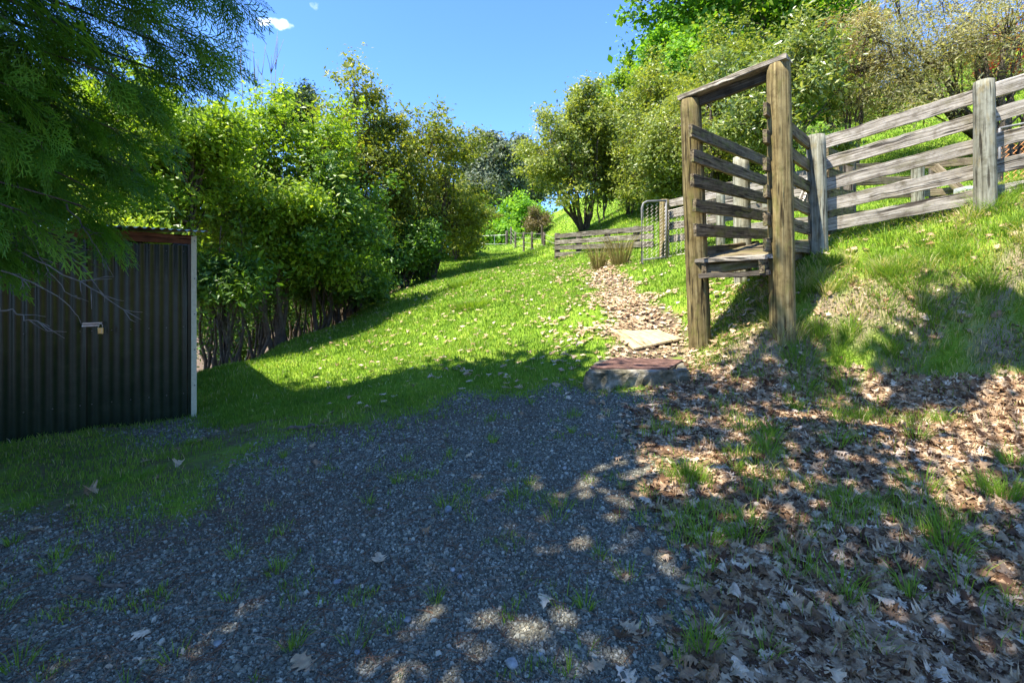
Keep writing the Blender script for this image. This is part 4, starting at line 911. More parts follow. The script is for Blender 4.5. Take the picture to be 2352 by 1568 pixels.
# far end of the lawn
tree_at("gum_tree", "tall grey-green gum tree on the skyline beyond the lawn, the taller peak", "tree", (1075, 1190, 322, 500, 75), 'leaf_gum', 121, nlobe=44, nclump=20, nleaf=60, L=0.55, Wd=0.22, stems=3, trunk_r=.5, clump=1.0, lobe_r=.3, limb_r=.08, group="gum trees beyond the lawn", hang=.6)
tree_at("gum_tree", "grey-green gum tree half hidden by the spreading shrub, beside the taller gum", "tree", (1155, 1250, 330, 505, 82), 'leaf_gum', 122, nlobe=40, nclump=20, nleaf=60, L=0.55, Wd=0.22, stems=3, trunk_r=.5, clump=1.0, lobe_r=.3, limb_r=.08, group="gum trees beyond the lawn", hang=.6)
tree_at("gum_tree", "lower grey-green gum tree on the wood side of the taller gum", "tree", (1060, 1140, 400, 510, 70), 'leaf_gum', 123, nlobe=26, nclump=16, nleaf=40, L=0.5, Wd=0.2, stems=3, trunk_r=.4, clump=.9, lobe_r=.34, limb_r=.08, group="gum trees beyond the lawn", hang=.6)
GS = "bright shrubs at the head of the lawn"
for k, (bx, lb) in enumerate([((1150, 1235, 468, 545, 46), "lime green rounded shrub highest against the gum trees"), ((1090, 1165, 495, 570, 50), "lime green shrub above the far pipe gate"), ((1120, 1185, 525, 575, 43), "low lime green shrub at the end of the wire fence"),
        ((1050, 1120, 470, 560, 58), "green willow-like tree at the foot of the taller gum tree"), ((1195, 1250, 480, 540, 52), "lime green shrub partly behind the brown shrub")]):
    tree_at("lime_shrub", lb, "shrub", bx, 'leaf_lime', 130 + k, nlobe=20, nclump=12, nleaf=40, L=0.28, Wd=0.16, stems=3, trunk_r=.1, clump=.55, group=GS)
tree_at("brown_shrub", "brownish dry shrub on the slope behind the wire fence", "shrub", (1208, 1262, 490, 535, 33), 'leaf_brown', 140, nlobe=12, nclump=10, nleaf=40, L=0.14, Wd=0.04, stems=4, trunk_r=.04)

# ------------------------------------------------------------------ the conifer with hanging sprays, and the shade trees behind the camera
def spray_template(rng, Ls=0.34, levels=12):
    """one flat feathery frond along +X, lying in XY"""
    V = []; Fq = []
    def strip(p, q, w0, w1):
        p = np.asarray(p); q = np.asarray(q); d = (q - p) / np.linalg.norm(q - p); s = np.array([-d[1], d[0], 0]); k = len(V)
        V.extend([p - s * w0, p + s * w0, q + s * w1, q - s * w1]); Fq.append([k, k + 1, k + 2, k + 3])
    strip((0, 0, 0), (Ls, 0, -0.03), 0.0030, 0.0018)
    for i in range(1, levels):
        x = Ls * i / levels; z = -0.03 * (i / levels) ** 2; sg = 1 if i % 2 else -1; l1 = Ls * 0.50 * (1 - (i / levels) ** 1.4) * rng.uniform(.75, 1.15) + 0.02
        a = math.radians(rng.uniform(32, 46)) * sg; q = np.array([x + l1 * math.cos(a), l1 * math.sin(a), z - l1 * 0.10]); p = np.array([x, 0, z]); strip(p, q, 0.0034, 0.0026)
        m = max(2, int(l1 / 0.022))
        for j in range(1, m + 1):
            pp = p + (q - p) * (j / (m + 1)); sg2 = 1 if j % 2 else -1; l2 = 0.052 * (1.1 - 0.7 * j / (m + 1)) * rng.uniform(.7, 1.2); b = a + sg2 * math.radians(rng.uniform(28, 42))
            strip(pp, pp + np.array([l2 * math.cos(b), l2 * math.sin(b), -l2 * 0.1]), 0.0040, 0.0022)
    return np.array(V), np.array(Fq)
rs = np.random.default_rng(200)
SPR = [spray_template(rs) for _ in range(4)]
def sprays(mb, pos, dirs, scale, rng, tilt=0.5):
    """place fronds: pos (n,3), dirs (n,3) along which they grow"""
    n = len(pos); which = rng.integers(0, 4, n)
    x = norm(dirs); up_ = np.array([0, 0, 1.0]) + rng.normal(0, tilt, (n, 3)); y = norm(np.cross(up_, x)); z = np.cross(x, y)
    for w in range(4):
        V, Fq = SPR[w]; k = np.where(which == w)[0]
        if not len(k): continue
        sc = scale * rng.uniform(0.65, 1.25, len(k))
        VV_ = pos[k][:, None] + sc[:, None, None] * (V[None, :, :1] * x[k][:, None] + V[None, :, 1:2] * y[k][:, None] + V[None, :, 2:] * z[k][:, None])
        # fronds droop towards their tips
        VV_[:, :, 2] -= (V[None, :, 0] ** 2) * 0.55 * sc[:, None]
        off = (np.arange(len(k)) * len(V))[:, None, None]
        var = np.clip(rng.uniform(0, 1, len(k))[:, None] * 0.6 + V[None, :, 0] * 1.1, 0, 1)
        mb.add(VV_.reshape(-1, 3), [(Fq[None] + off).reshape(-1, 4)], None, var.ravel())
CT = np.array([-5.9, 2.6, 0.0]); CT[2] = gz(CT[0], CT[1])
cyp = thing("cypress_tree", "large dark green cypress with drooping feathery sprays hanging over the shed", "tree", CT)
mbw, mbs = MB(), MB()
tube(mbw, [CT + np.array([0, 0, -.3]), CT + np.array([0.05, 0, 3]), CT + np.array([0, .1, 7]), CT + np.array([0, 0, 11])], [.30, .24, .16, .04], 12)
tips = [(655, -15, 3.6), (600, 95, 3.7), (585, 140, 3.8), (548, 185, 3.9), (500, 60, 4.0), (470, 215, 4.2), (400, 300, 3.7), (430, 390, 4.2), (330, 430, 3.6), (210, 470, 3.3), (280, 170, 3.4), (130, 330, 3.1),
        (60, 480, 3.0), (380, 90, 3.9), (170, 60, 3.3), (30, 190, 2.9), (340, 235, 3.8), (240, 500, 3.9), (100, 420, 3.4), (300, -60, 3.2), (450, -80, 3.6), (560, -60, 3.9), (20, 330, 3.3), (180, 250, 3.6), (260, 360, 3.9), (40, 40, 3.0), (150, 560, 3.7), (10, 560, 3.2), (120, 160, 3.6), (480, 330, 4.4), (330, 330, 4.2)]
for k, tp in enumerate(tips):
    tip = P(tp[0] - (128 if tp[0] > 300 else 30), tp[1], tp[2]); n = 22 if tp[0] > 420 else 25; o = np.array([CT[0], CT[1], tip[2] + rs.uniform(0.2, 0.9)]); mid = (o + tip) / 2 + np.array([0, 0, rs.uniform(0.25, 0.6)]); pts = bez(o, mid, tip, 16)
    tube(mbw, pts, np.linspace(.032, .004, 16), 6)
    dr = np.gradient(pts, axis=0)
    t = rs.uniform(0.30, 1.0, n); idx = t * 15; i0 = np.clip(idx.astype(int), 0, 14); fr = (idx - i0)[:, None]
    pos = pts[i0] * (1 - fr) + pts[i0 + 1] * fr; dd = norm(dr[i0])
    side = np.cross(dd, np.array([0, 0, 1.0])); sg = np.where(rs.uniform(0, 1, n) > .5, 1, -1)[:, None]
    # secondary twigs leave the branch sideways and hang
    ln = rs.uniform(0.05, 0.38, n)[:, None] * (1.15 - t[:, None] * 0.8)
    tw = norm(dd * 0.9 + side * sg * rs.uniform(.3, 1.0, (n, 1)) + np.array([0, 0, -1.0]) * rs.uniform(.0, .55, (n, 1)))
    for a_, w_, l_ in zip(pos, tw, ln): tube(mbw, [a_, a_ + w_ * l_ * .5 + np.array([0, 0, .01]), a_ + w_ * l_], [.006, .004, .002], 3, cap=False)
    q = np.concatenate([pos + tw * ln, pos + tw * ln * .5, pos + tw * ln * 0.9 + rs.normal(0, .05, (n, 3))]); dq = np.concatenate([tw, tw + side * sg * .4, tw - side * sg * .35]); dq[:, 2] -= 0.25
    sprays(mbs, q, dq + rs.normal(0, .2, dq.shape), 0.92, rs)
    sprays(mbs, tip[None] + rs.normal(0, .03, (4, 3)), np.repeat(dd[-1:], 4, 0) + rs.normal(0, .25, (4, 3)), 0.9, rs)
# the rest of the crown, above and around the frame
n = 1500; hh = rs.uniform(0, 1, n) ** 0.8; zc = 3.2 + hh * 8.0; rc = (1 - hh * 0.80) * 3.2 * np.sqrt(rs.uniform(0.08, 1, n)); an = rs.uniform(0, 6.28, n)
pos = np.stack([CT[0] - 0.4 + rc * np.cos(an), CT[1] - 0.2 + rc * np.sin(an), zc], -1)
uu, vv_ = proj(pos[:, 0], pos[:, 1], pos[:, 2]); keep = (pos[:, 1] < 0.3) | (uu < -150) | (vv_ < -200); pos = pos[keep]; an = an[keep]
sprays(mbs, pos, np.stack([np.cos(an), np.sin(an), np.full(len(an), -.35)], -1), 2.9, rs)
for k in range(60):
    h_ = rs.uniform(3, 10); a_ = rs.uniform(0, 6.28); r__ = (1 - (h_ - 3) / 9.5) * 2.6; o = CT + np.array([0, 0, h_]); q = o + np.array([math.cos(a_) * r__, math.sin(a_) * r__, -.2])
    uq, vq = proj(q[0], q[1], q[2])
    if q[1] < 0.3 or uq < -150 or vq < -200: tube(mbw, bez(o, (o + q) / 2 + np.array([0, 0, .3]), q, 6), np.linspace(.05, .012, 6), 4)
mbs.build("foliage", M['leaf_cypress'], cyp); mbw.build("trunk", M['bark'], cyp, smooth=True)
mb = MB()
for pth in ([(-40, 545, 3.2), (90, 600, 3.15), (200, 655, 3.1), (262, 702, 3.1), (328, 720, 3.1)], [(30, 480, 3.2), (75, 560, 3.2), (120, 640, 3.15), (180, 690, 3.1)], [(-30, 690, 3.0), (40, 725, 3.0), (118, 748, 3.0)], [(60, 500, 3.3), (130, 560, 3.3), (215, 640, 3.3), (245, 690, 3.3)],
            [(-40, 610, 3.1), (60, 640, 3.1), (150, 690, 3.1), (190, 740, 3.1)], [(150, 470, 3.4), (190, 520, 3.4), (225, 580, 3.4), (250, 620, 3.4)], [(100, 560, 3.2), (90, 520, 3.2), (40, 420, 3.3)]):
    pts = np.array([P(*q) for q in pth]); t = np.linspace(0, 1, len(pts)); tt = np.linspace(0, 1, 14)
    pts = np.stack([np.interp(tt, t, pts[:, k]) for k in range(3)], -1); pts[1:-1] = (pts[:-2] + pts[1:-1] * 2 + pts[2:]) / 4; pts += rs.normal(0, .006, pts.shape); tube(mb, pts, np.linspace(.0062, .0015, 14), 5)
    for k in range(5):
        o = pts[rs.integers(3, 13)]; q = o + np.array([rs.uniform(.02, .16), rs.normal(0, .06), rs.uniform(-.14, .02)]); tube(mb, [o, (o + q) / 2 + rs.normal(0, .01, 3), q], [.004, .003, .0012], 4)
mb.build("dead_twigs", M['twig_grey'], cyp, smooth=True)

def shade_tree(label, x, y, h0, h1, r, seed, mat='leaf_maple', nl=26, ncl=20, nleaf=40, gaps=0.1, L=0.22, W=.13):
    c = np.array([x, y, (h0 + h1) / 2]); return make_tree("oak_tree", label, "tree", (x, y, gz(x, y)), c, np.array([r, r, (h1 - h0) / 2]), mat, seed, nlobe=nl, nclump=ncl, nleaf=nleaf, L=L, Wd=W, stems=1, trunk_r=.25, clump=.5, gaps=gaps)
shade_tree("tall oak beyond the shed side of the frame shading the near gravel", -4.5, -0.8, 3.8, 10.0, 2.9, 301, gaps=.30, nleaf=34)
shade_tree("tall oak past the cypress shading the turf step by the shed", -7.6, 3.6, 4.5, 9.0, 1.6, 303)
shade_tree("oak above the driveway shading the turf around the sump", -4.5, 2.75, 6.8, 9.4, 1.6, 305, gaps=0.15)
shade_tree("loose oak overhead behind the camera, dappling the leaf litter", -1.3, -0.7, 6.2, 9.0, 2.0, 302, nl=9, ncl=8, gaps=0.1, nleaf=26)

make_tree("oak_tree", "oak whose overhanging bough shades the foot of the bank", "tree", (-2.4, -3.0, gz(-2.4, -3.0)), np.array([1.25, 2.75, 7.4]), np.array([0.62, 0.22, 0.3]), 'leaf_maple', 304, nlobe=6, nclump=8, nleaf=24, L=.15, Wd=.10, stems=1, trunk_r=.07, clump=.24, gaps=.1, spread=.9, twig_n=.5)

make_tree("oak_tree", "oak with a thin bough dappling the leaves between the sump and the bank", "tree", (-1.6, -3.2, gz(-1.6, -3.2)), np.array([-0.7, 2.3, 7.9]), np.array([1.5, 0.8, 0.5]), 'leaf_maple', 306, nlobe=9, nclump=5, nleaf=22, L=.15, Wd=.10, stems=1, trunk_r=.07, clump=.26, gaps=.1, spread=.9, twig_n=.5)

# ------------------------------------------------------------------ ground cover
def wedge(n, y0, y1, rng, half=1.10, p=1.0):
    """points on the ground in front of the camera; p=1 thins them with distance, p=0 spreads them evenly by area"""
    q = rng.uniform(0, 1, n)
    if p == 1.0: y = y0 * (y1 / y0) ** q
    else: y = np.sqrt(y0 ** 2 + q * (y1 ** 2 - y0 ** 2))
    return rng.uniform(-half, half, n) * (y + (1.4 if half > 1 else 0)), y

def normals(x, y, e=0.05):
    gxn = (H0(x + e, y) - H0(x - e, y)) / (2 * e); gyn = (H0(x, y + e) - H0(x, y - e)) / (2 * e)
    return norm(np.stack([-gxn, -gyn, np.ones_like(gxn)], -1))

def blades(p, h, w, lean, var, rng):
    n = len(p); a = rng.uniform(0, 6.28, n); s = np.stack([np.cos(a), np.sin(a), 0 * a], -1) * w[:, None] * .5
    up = np.array([0, 0, 1.0])
    m = p + up * (h * 0.55)[:, None] + lean * (h * 0.28)[:, None]; t = p + up * (h * 0.92)[:, None] + lean * (h * 0.85)[:, None]
    V = np.stack([p - s, p + s, m + s * .75, m - s * .75, t], 1).reshape(-1, 3); k = np.arange(n)[:, None] * 5
    return V, [k + np.array([[0, 1, 2, 3]]), k + np.array([[3, 2, 4]])], np.repeat(var, 5)

rg = np.random.default_rng(400)
x, y = wedge(800000, 1.9, 48, rg); z = H(x, y)
sg = np.exp(rg.normal(0, .7, len(x))); jx, jy = x + rg.normal(0, .13, len(x)) * sg, y + rg.normal(0, .17, len(x)) * sg
gm, lm, pm, dm = masks(jx, jy, z)
u_, v_ = proj(x, y, z)
patch = fbm(x * 1.7, y * 1.7, 51); fine = fbm(x * 6, y * 6, 55)
pr = np.ones(len(x)); pr[gm] = np.where(fine[gm] > 0.68, 0.30, 0.0); pr[lm] = np.where(patch[lm] * .7 + fine[lm] * .5 > 0.735, 0.42, 0.012); pr[pm] = 0.05; pr[dm] = 0.28
pr = np.where((gm == False) & (lm == False) & (x < -1.2) & (y < 5.2), np.clip((patch * .6 + fine * .4 - .41) * 5, 0.05, .6), pr)
vis = (rg.uniform(0, 1, len(x)) < pr)
# nothing grows under the shed or inside the sump, and blades in the hidden gully are left out
inshed = ((x - SC[0]) * snrm[0] + (y - SC[1]) * snrm[1] < 0.02) & ((x - SC[0]) * sdir[0] + (y - SC[1]) * sdir[1] > -0.02) & (y < 12)
insump = in_poly(x, y, [c0 - .02, c1 + np.array([.02, -.02]), c2, c3]); inboard = in_poly(x, y, [q[:2] for q in tq])
vis &= ~(wood_floor(jx, jy) & (rg.uniform(0, 1, len(x)) > .04))
keep = vis & ~inshed & ~insump & ~inboard
x, y, z, gm, lm, dm, patch, fine, u_ = [q[keep] for q in (x, y, z, gm, lm, dm, patch, fine, u_)]
bankz = (x > 1.55) & (y < 7.0) & (x / y > 0.36) & ~lm
n = len(x)
h = rg.uniform(0.026, 0.060, n) * (0.7 + 0.9 * fbm(x * .8, y * .8, 61)) * np.clip(0.75 + y / 22, 0.8, 1.9)
h[bankz] = rg.uniform(0.05, 0.13, bankz.sum()) * (0.6 + 0.9 * patch[bankz])
left = (x < -0.8) & (y < 8) ; h[left] *= 0.95
h[gm] *= 0.9; h[lm] = rg.uniform(.04, .14, lm.sum())
w = np.maximum(0.0042, 0.00135 * y) * rg.uniform(.7, 1.3, n)
a = rg.uniform(0, 6.28, n); lean = np.stack([np.cos(a), np.sin(a), 0 * a], -1) * rg.uniform(.15, .8, n)[:, None]
nn = normals(x, y); down = nn.copy(); down[:, 2] = 0
lean = lean + down * np.where(bankz, 0.9, 0.25)[:, None]
lean[:, 2] -= np.where(bankz, 0.35, 0.0)
dry = rg.uniform(0, 1, n); pd = np.where(bankz, 0.17 + 0.28 * (fine > .56), 0.035 + 0.05 * (patch > .6)); pd = np.where(dm, .55, pd)
var = np.clip(0.33 + 0.55 * (patch - .5) + rg.normal(0, .17, n), 0, .72); var = np.where(dry < pd, rg.uniform(.8, 1, n), var)
# shorter, denser turf reads yellower where it is mown by stock
V, fs, vr_ = blades(np.stack([x, y, z - 0.004], -1), h, w, lean, var, rg)
mb = MB(); mb.add(V, fs, None, vr_); tag(mb.build("grass", M['grass']), "green grass with dry straw covering the lawn, bank and hillside", "grass", kind="stuff")
# tussocks of longer grass
def tuft(cx, cy, n, r, hmin, hmax, var, out, wd=.005):
    a = rg.uniform(0, 6.28, n); rr = r * np.sqrt(rg.uniform(0, 1, n)); x = cx + rr * np.cos(a); y = cy + rr * np.sin(a); z = H(x, y) - .005
    ln = np.stack([np.cos(a), np.sin(a), 0 * a], -1) * (rr / r * out + rg.uniform(0, .25, n))[:, None]
    return blades(np.stack([x, y, z], -1), rg.uniform(hmin, hmax, n), np.full(n, wd), ln, np.clip(rg.normal(var, .13, n), 0, 1), rg)
mb = MB()
for k in range(150):   # weeds rooted in the gravel and litter
    cx, cy = wedge(1, 1.9, 5.2, rg); V, fs, vr_ = tuft(cx[0], cy[0], int(rg.integers(10, 46)), rg.uniform(.015, .06), .03, .11, .35, 1.1, .0042); mb.add(V, fs, None, vr_)
for k in range(34):
    cx = rg.uniform(.9, 1.06) * 1.0; yy = rg.uniform(2.0, 4.6); xx = yy * rg.uniform(.32, .98); V, fs, vr_ = tuft(xx, yy, int(rg.integers(30, 110)), rg.uniform(.03, .10), .05, .17, .38, 1.0, .005); mb.add(V, fs, None, vr_)
for k in range(70):    # long grass on the bank
    t = rg.uniform(0, 1); uu = rg.uniform(1780, 2380); vv = rg.uniform(560, 860); d_ = np.interp(vv, [560, 700, 860], [5.9, 5.35, 4.7]); xx = (uu - U0) / F * d_
    V, fs, vr_ = tuft(xx, d_, int(rg.integers(50, 140)), rg.uniform(.05, .12), .09, .22, np.float64(.35) if rg.uniform() > .18 else .88, 1.0, .0055); mb.add(V, fs, None, vr_)
tag(mb.build("weeds", M['grass']), "tufts of longer grass and weeds on the bank, gravel and leaf litter", "weeds", kind="stuff")
for uu, d_, lb in ((1376, 11.6, "tall tawny rush clump standing in front of the low rail fence"), (1424, 11.2, "wider tawny rush clump beside the netted pipe gate")):
    cx = (uu - U0) / F * d_; V, fs, vr_ = tuft(cx, d_, 230, .13 if uu < 1400 else .17, .35, .85 if uu < 1400 else .95, .6, .55, .011); mb = MB(); mb.add(V, fs, None, vr_); tag(mb.build("rush_clump", M['rush']), lb, "rushes", "rush clumps by the path")
for uu, d_, lb in ((1062, 13.6, "pale bluish tussock on the crest of the lawn"), (1082, 10.4, "pale bluish tussock lower on the lawn"), (1010, 19.0, "small tussock near the lawn's wooded edge")):
    cx = (uu - U0) / F * d_; V, fs, vr_ = tuft(cx, d_, 520, .36, .08, .22, .42, .9, .014); mb = MB(); mb.add(V, fs, None, vr_); tag(mb.build("grass_tussock", M['grass']), lb, "tussock", "tussocks on the lawn")

# gravel chips
rp = np.random.default_rng(500)
x, y = wedge(760000, 1.55, 6.3, rp, half=1.06); z = H(x, y); gm, lm, pm, dm = masks(x + rp.normal(0, .13, len(x)), y + rp.normal(0, .17, len(x)), z); u_, v_ = proj(x, y, z)
k = (gm | ((rp.uniform(0, 1, len(x)) < .10) & lm)) & (rp.uniform(0, 1, len(x)) < np.clip(1.25 - 1.6 * (fbm(x * 1.3, y * 1.3, 123) - .45) * 2 - .25 * np.cos((x - .1) * 3.4), .30, 1)) & ~in_poly(x, y, [c0, c1, c2, c3]); x, y, z = x[k], y[k], z[k]; n = len(x)
sz = np.exp(rp.normal(math.log(0.0050), .45, n)) * np.clip(.75 + y * .085, .8, 1.3); sz = np.minimum(sz, .020)
cube = np.array([(sx, sy, s_) for s_ in (-1, 1) for sx, sy in ((-1, -1), (1, -1), (1, 1), (-1, 1))], float)
V = cube[None] * rp.uniform(.55, 1.25, (n, 8, 3)); V[:, 4:, :2] *= .72
asp = np.stack([np.ones(n), rp.uniform(.5, .95, n), rp.uniform(.35, .7, n)], -1); V = V * asp[:, None] * sz[:, None, None] * .8
a = rp.uniform(0, 6.28, n); ti = rp.normal(0, .35, n); ca_, sa_ = np.cos(a)[:, None], np.sin(a)[:, None]; ct, st_ = np.cos(ti)[:, None], np.sin(ti)[:, None]
X, Y, Z = V[..., 0], V[..., 1], V[..., 2]; X, Z = X * ct - Z * st_, X * st_ + Z * ct; X, Y = X * ca_ - Y * sa_, X * sa_ + Y * ca_
V = np.stack([X + x[:, None], Y + y[:, None], Z + (z + sz * .22)[:, None]], -1).reshape(-1, 3)
cf = np.array([[0, 3, 2, 1], [4, 5, 6, 7], [0, 1, 5, 4], [1, 2, 6, 5], [2, 3, 7, 6], [3, 0, 4, 7]])
mb = MB(); mb.add(V, [(cf[None] + (np.arange(n) * 8)[:, None, None]).reshape(-1, 4)], None, np.repeat(np.clip(rp.beta(1.6, 1.8, n), 0, 1), 8))
tag(mb.build("gravel", M['gravel']), "blue grey crushed gravel of the turning area in the tree shade", "gravel", kind="stuff")

# crumbs of soil on the worn earth of the bank
x, y = wedge(60000, 4.2, 7.2, rp, half=1.05); k = (x > 1.5); x, y = x[k], y[k]; z = H(x, y); gm, lm, pm, dm = masks(x, y, z)
k = ~gm & ~lm & ~pm & (dm | (fbm(x * 2.7, y * 2.7, 79) > .57)); x, y, z = x[k], y[k], z[k]; n = len(x); sz = np.exp(rp.normal(math.log(.008), .5, n)); sz = np.minimum(sz, .035)
V = cube[None] * rp.uniform(.45, 1.2, (n, 8, 3)) * sz[:, None, None] * np.array([.8, .8, .6]); a = rp.uniform(0, 6.28, n); ca_, sa_ = np.cos(a)[:, None], np.sin(a)[:, None]
V = np.stack([V[..., 0] * ca_ - V[..., 1] * sa_ + x[:, None], V[..., 0] * sa_ + V[..., 1] * ca_ + y[:, None], V[..., 2] + z[:, None]], -1).reshape(-1, 3)
mb = MB(); mb.add(V, [(cf[None] + (np.arange(n) * 8)[:, None, None]).reshape(-1, 4)], None, np.repeat(rp.uniform(0, 1, n), 8))
M['soil'] = var_mat("soil", [(0, (0.10, 0.072, 0.042)), (0.6, (0.24, 0.185, 0.115)), (1, (0.38, 0.31, 0.21))], rough=0.95, spec=.1)
tag(mb.build("soil_crumbs", M['soil']), "crumbly pale soil on the worn parts of the bank", "soil", kind="stuff")

# fallen oak leaves
def leaf_template(rng):
    """a lobed oak leaf, unit length along X"""
    nl = 9; xs = np.linspace(0, 1, nl * 2 + 1); wdt = 0.37 * np.sin(np.pi * np.clip(xs, 0, 1) ** 1.25) ** .8
    lob = np.where(np.arange(len(xs)) % 4 < 2, 1.12, .62) * rng.uniform(.88, 1.12, len(xs)); wl = wdt * lob; wr = wdt * np.roll(lob, 1)
    wl[0] = wr[0] = .012; wl[-1] = wr[-1] = .02
    shift = np.where(np.arange(len(xs)) % 4 < 2, .03, -.02)
    c = np.stack([xs, 0 * xs, 0 * xs], -1); L = np.stack([xs + shift, wl, 0 * xs], -1); R = np.stack([xs + shift, -wr, 0 * xs], -1)
    m = len(xs); k = np.arange(m - 1); return np.concatenate([c, L, R]), np.concatenate([np.stack([k, k + 1, k + m + 1, k + m], -1), np.stack([k + 1, k, k + 2 * m, k + 2 * m + 1], -1)])
LT = [leaf_template(rp) for _ in range(6)]
def leaf_geo(x, y, z, nrm, size, rng, lift, w):
    """bend and lay n copies of template w"""
    V0_, Fq = LT[w]; n = len(x); fl_ = np.where(rng.uniform(0, 1, n) < .25, 1.5, .55); cx_ = rng.normal(0, .5, n) * fl_; cy_ = rng.normal(.15, .55, n) * fl_; tw = rng.normal(0, .4, n) * fl_
    X = V0_[None, :, 0] - .5; Y = np.repeat(V0_[None, :, 1], n, 0); X = np.repeat(X, n, 0)
    Z = cx_[:, None] * X ** 2 + cy_[:, None] * Y ** 2 * 1.7 + tw[:, None] * X * Y * 1.2 + .035 * np.sin(X * 19 + tw[:, None] * 9) * np.abs(Y) * 3
    Z = Z - np.minimum(Z.min(1), 0)[:, None] * .75
    t = norm(nrm + rng.normal(0, .13, (n, 3))); q = norm(np.cross(t, rng.normal(0, 1, (n, 3)))); s = np.cross(t, q)
    V = (q[:, None] * X[..., None] + s[:, None] * Y[..., None] + t[:, None] * Z[..., None]) * size[:, None, None]
    V += np.stack([x, y, z + lift], -1)[:, None]
    return V.reshape(-1, 3), (Fq[None] + (np.arange(n) * len(V0_))[:, None, None]).reshape(-1, 4)
mbL = MB()
def scatter_leaves(x, y, size, lift, var):
    z = H(x, y); nr = normals(x, y); nr = norm(nr + np.array([0, 0, .3])); w = rp.integers(0, 6, len(x))
    for k in range(6):
        q = np.where(w == k)[0]
        if len(q):
            V, Fq = leaf_geo(x[q], y[q], z[q], nr[q], size[q], rp, lift[q], k); mbL.add(V, [Fq], None, np.repeat(var[q], len(LT[k][0])))
def leafset(n, y0, y1, test, smin, smax, lmax, p=0.0, vr=(0.0, 1.0), half=1.08):
    x, y = wedge(n, y0, y1, rp, half=half, p=p); z = H(x, y); u_, v_ = proj(x, y, z); g, l, pa, di = masks(x + rp.normal(0, .12, len(x)), y + rp.normal(0, .16, len(x)), z)
    blk = in_poly(x, y, [c0, c1, c2, c3]) | in_poly(x, y, [q[:2] for q in tq])
    k = test(x, y, z, u_, v_, g, l, pa, di) & ~blk; x, y = x[k], y[k]; m = len(x)
    scatter_leaves(x, y, rp.uniform(smin, smax, m), rp.uniform(0.002, lmax, m), np.clip(rp.normal((vr[0] + vr[1]) / 2, (vr[1] - vr[0]) / 3.2, m), 0, 1))
dens = lambda x, y: fbm(x * 1.6, y * 1.6, 91) * .7 + fbm(x * 5, y * 5, 95) * .3
leafset(150000, 1.4, 5.7, lambda x, y, z, u, v, g, l, p, d: l & (dens(x, y) + np.clip((u - 1500) / 850, 0, 1) * .5 > rp.uniform(.30, .76, len(x))), .044, .096, .012, vr=(-.1, .95))
leafset(100000, 1.4, 5.7, lambda x, y, z, u, v, g, l, p, d: l & (rp.uniform(0, 1, len(x)) < .8), .022, .05, .012, vr=(-.1, .9))
leafset(24000, 5.0, 14, lambda x, y, z, u, v, g, l, p, d: p & (dens(x, y) > .22), .055, .10, .03, vr=(.45, 1.0), half=.4)
leafset(26000, 5.2, 16, lambda x, y, z, u, v, g, l, p, d: ~g & ~l & (u > 700) & (u < 1560) & (v > 590) & (rp.uniform(0, 1, len(x)) < .03 + .38 * np.exp(-((u - 1400) / 120) ** 2) * (dens(x, y) > .50) + .05 * (dens(x, y) > .60)), .07, .115, .06, vr=(.45, 1.0), half=.42)
leafset(12000, 3.6, 8, lambda x, y, z, u, v, g, l, p, d: ~g & ~l & (u > 1580) & (rp.uniform(0, 1, len(x)) < .10 + .40 * (u < 1800) * (v > 560) + .18 * (dens(x, y) > .58)), .06, .11, .07, vr=(.35, 1.0))
leafset(20000, 1.5, 6.5, lambda x, y, z, u, v, g, l, p, d: (g | (x < -.5)) & (u < 1560) & (rp.uniform(0, 1, len(x)) < .006 + .10 * np.clip((u - 1250) / 300, 0, 1) * (dens(x, y) > .48)), .05, .10, .012, vr=(.2, 1.0))
leafset(16000, 4.3, 6.8, lambda x, y, z, u, v, g, l, p, d: ~g & ~l & (u > 1620) & (d | (fbm(x * 2.7, y * 2.7, 79) > .57)), .02, .055, .02, vr=(-.2, .9))
tag(mbL.build("fallen_leaves", M['oak_leaf']), "dry brown oak leaves littering the ground, drifted thick on the nearer bare earth", "fallen leaves", kind="stuff")
# a few of the leaves that lie alone on the gravel and turf
for k, (uu, vv, s_, lb) in enumerate([(1450, 1448, .11, "curled pale oak leaf lying alone at the gravel's lower edge beside the leaf drift"), (208, 1135, .11, "pale crumpled oak leaf in the shaded grass in front of the shed"), (990, 868, .13, "brown upright oak leaf standing in the shaded lawn"),
        (872, 1290, .10, "whitish oak leaf flat on the open gravel"), (1275, 885, .15, "brown curled oak leaf by the concrete sump's shaded side"), (700, 1528, .12, "tan leaf on the sunny speck of gravel at the picture's lower edge"), (410, 1068, .10, "grey crumpled leaf on the grass edge nearest the shed door"), (1595, 1210, .11, "reddish oak leaf where gravel and leaf litter meet")]):
    d_ = 3.0
    for _ in range(30): d_ = d_ * .5 + .5 * (EYE - gz((uu - U0) / F * d_, d_)) * F / (vv - V0)
    xx = (uu - U0) / F * d_; V, Fq = leaf_geo(np.array([xx]), np.array([d_]), np.array([gz(xx, d_)]), np.array([[0, -.2, 1.0]]), np.array([s_]), rp, np.array([.008]), k % 6)
    mb = MB(); mb.add(V, [Fq], None, rp.uniform(.4, .95)); tag(mb.build("oak_leaf", M['oak_leaf']), lb, "leaf", "single leaves away from the drift")

def on_ground(uu, vv, d_=3.0):
    for _ in range(40): d_ = d_ * .5 + .5 * (EYE - gz((uu - U0) / F * d_, d_)) * F / (vv - V0)
    xx = (uu - U0) / F * d_; return np.array([xx, d_, gz(xx, d_)])
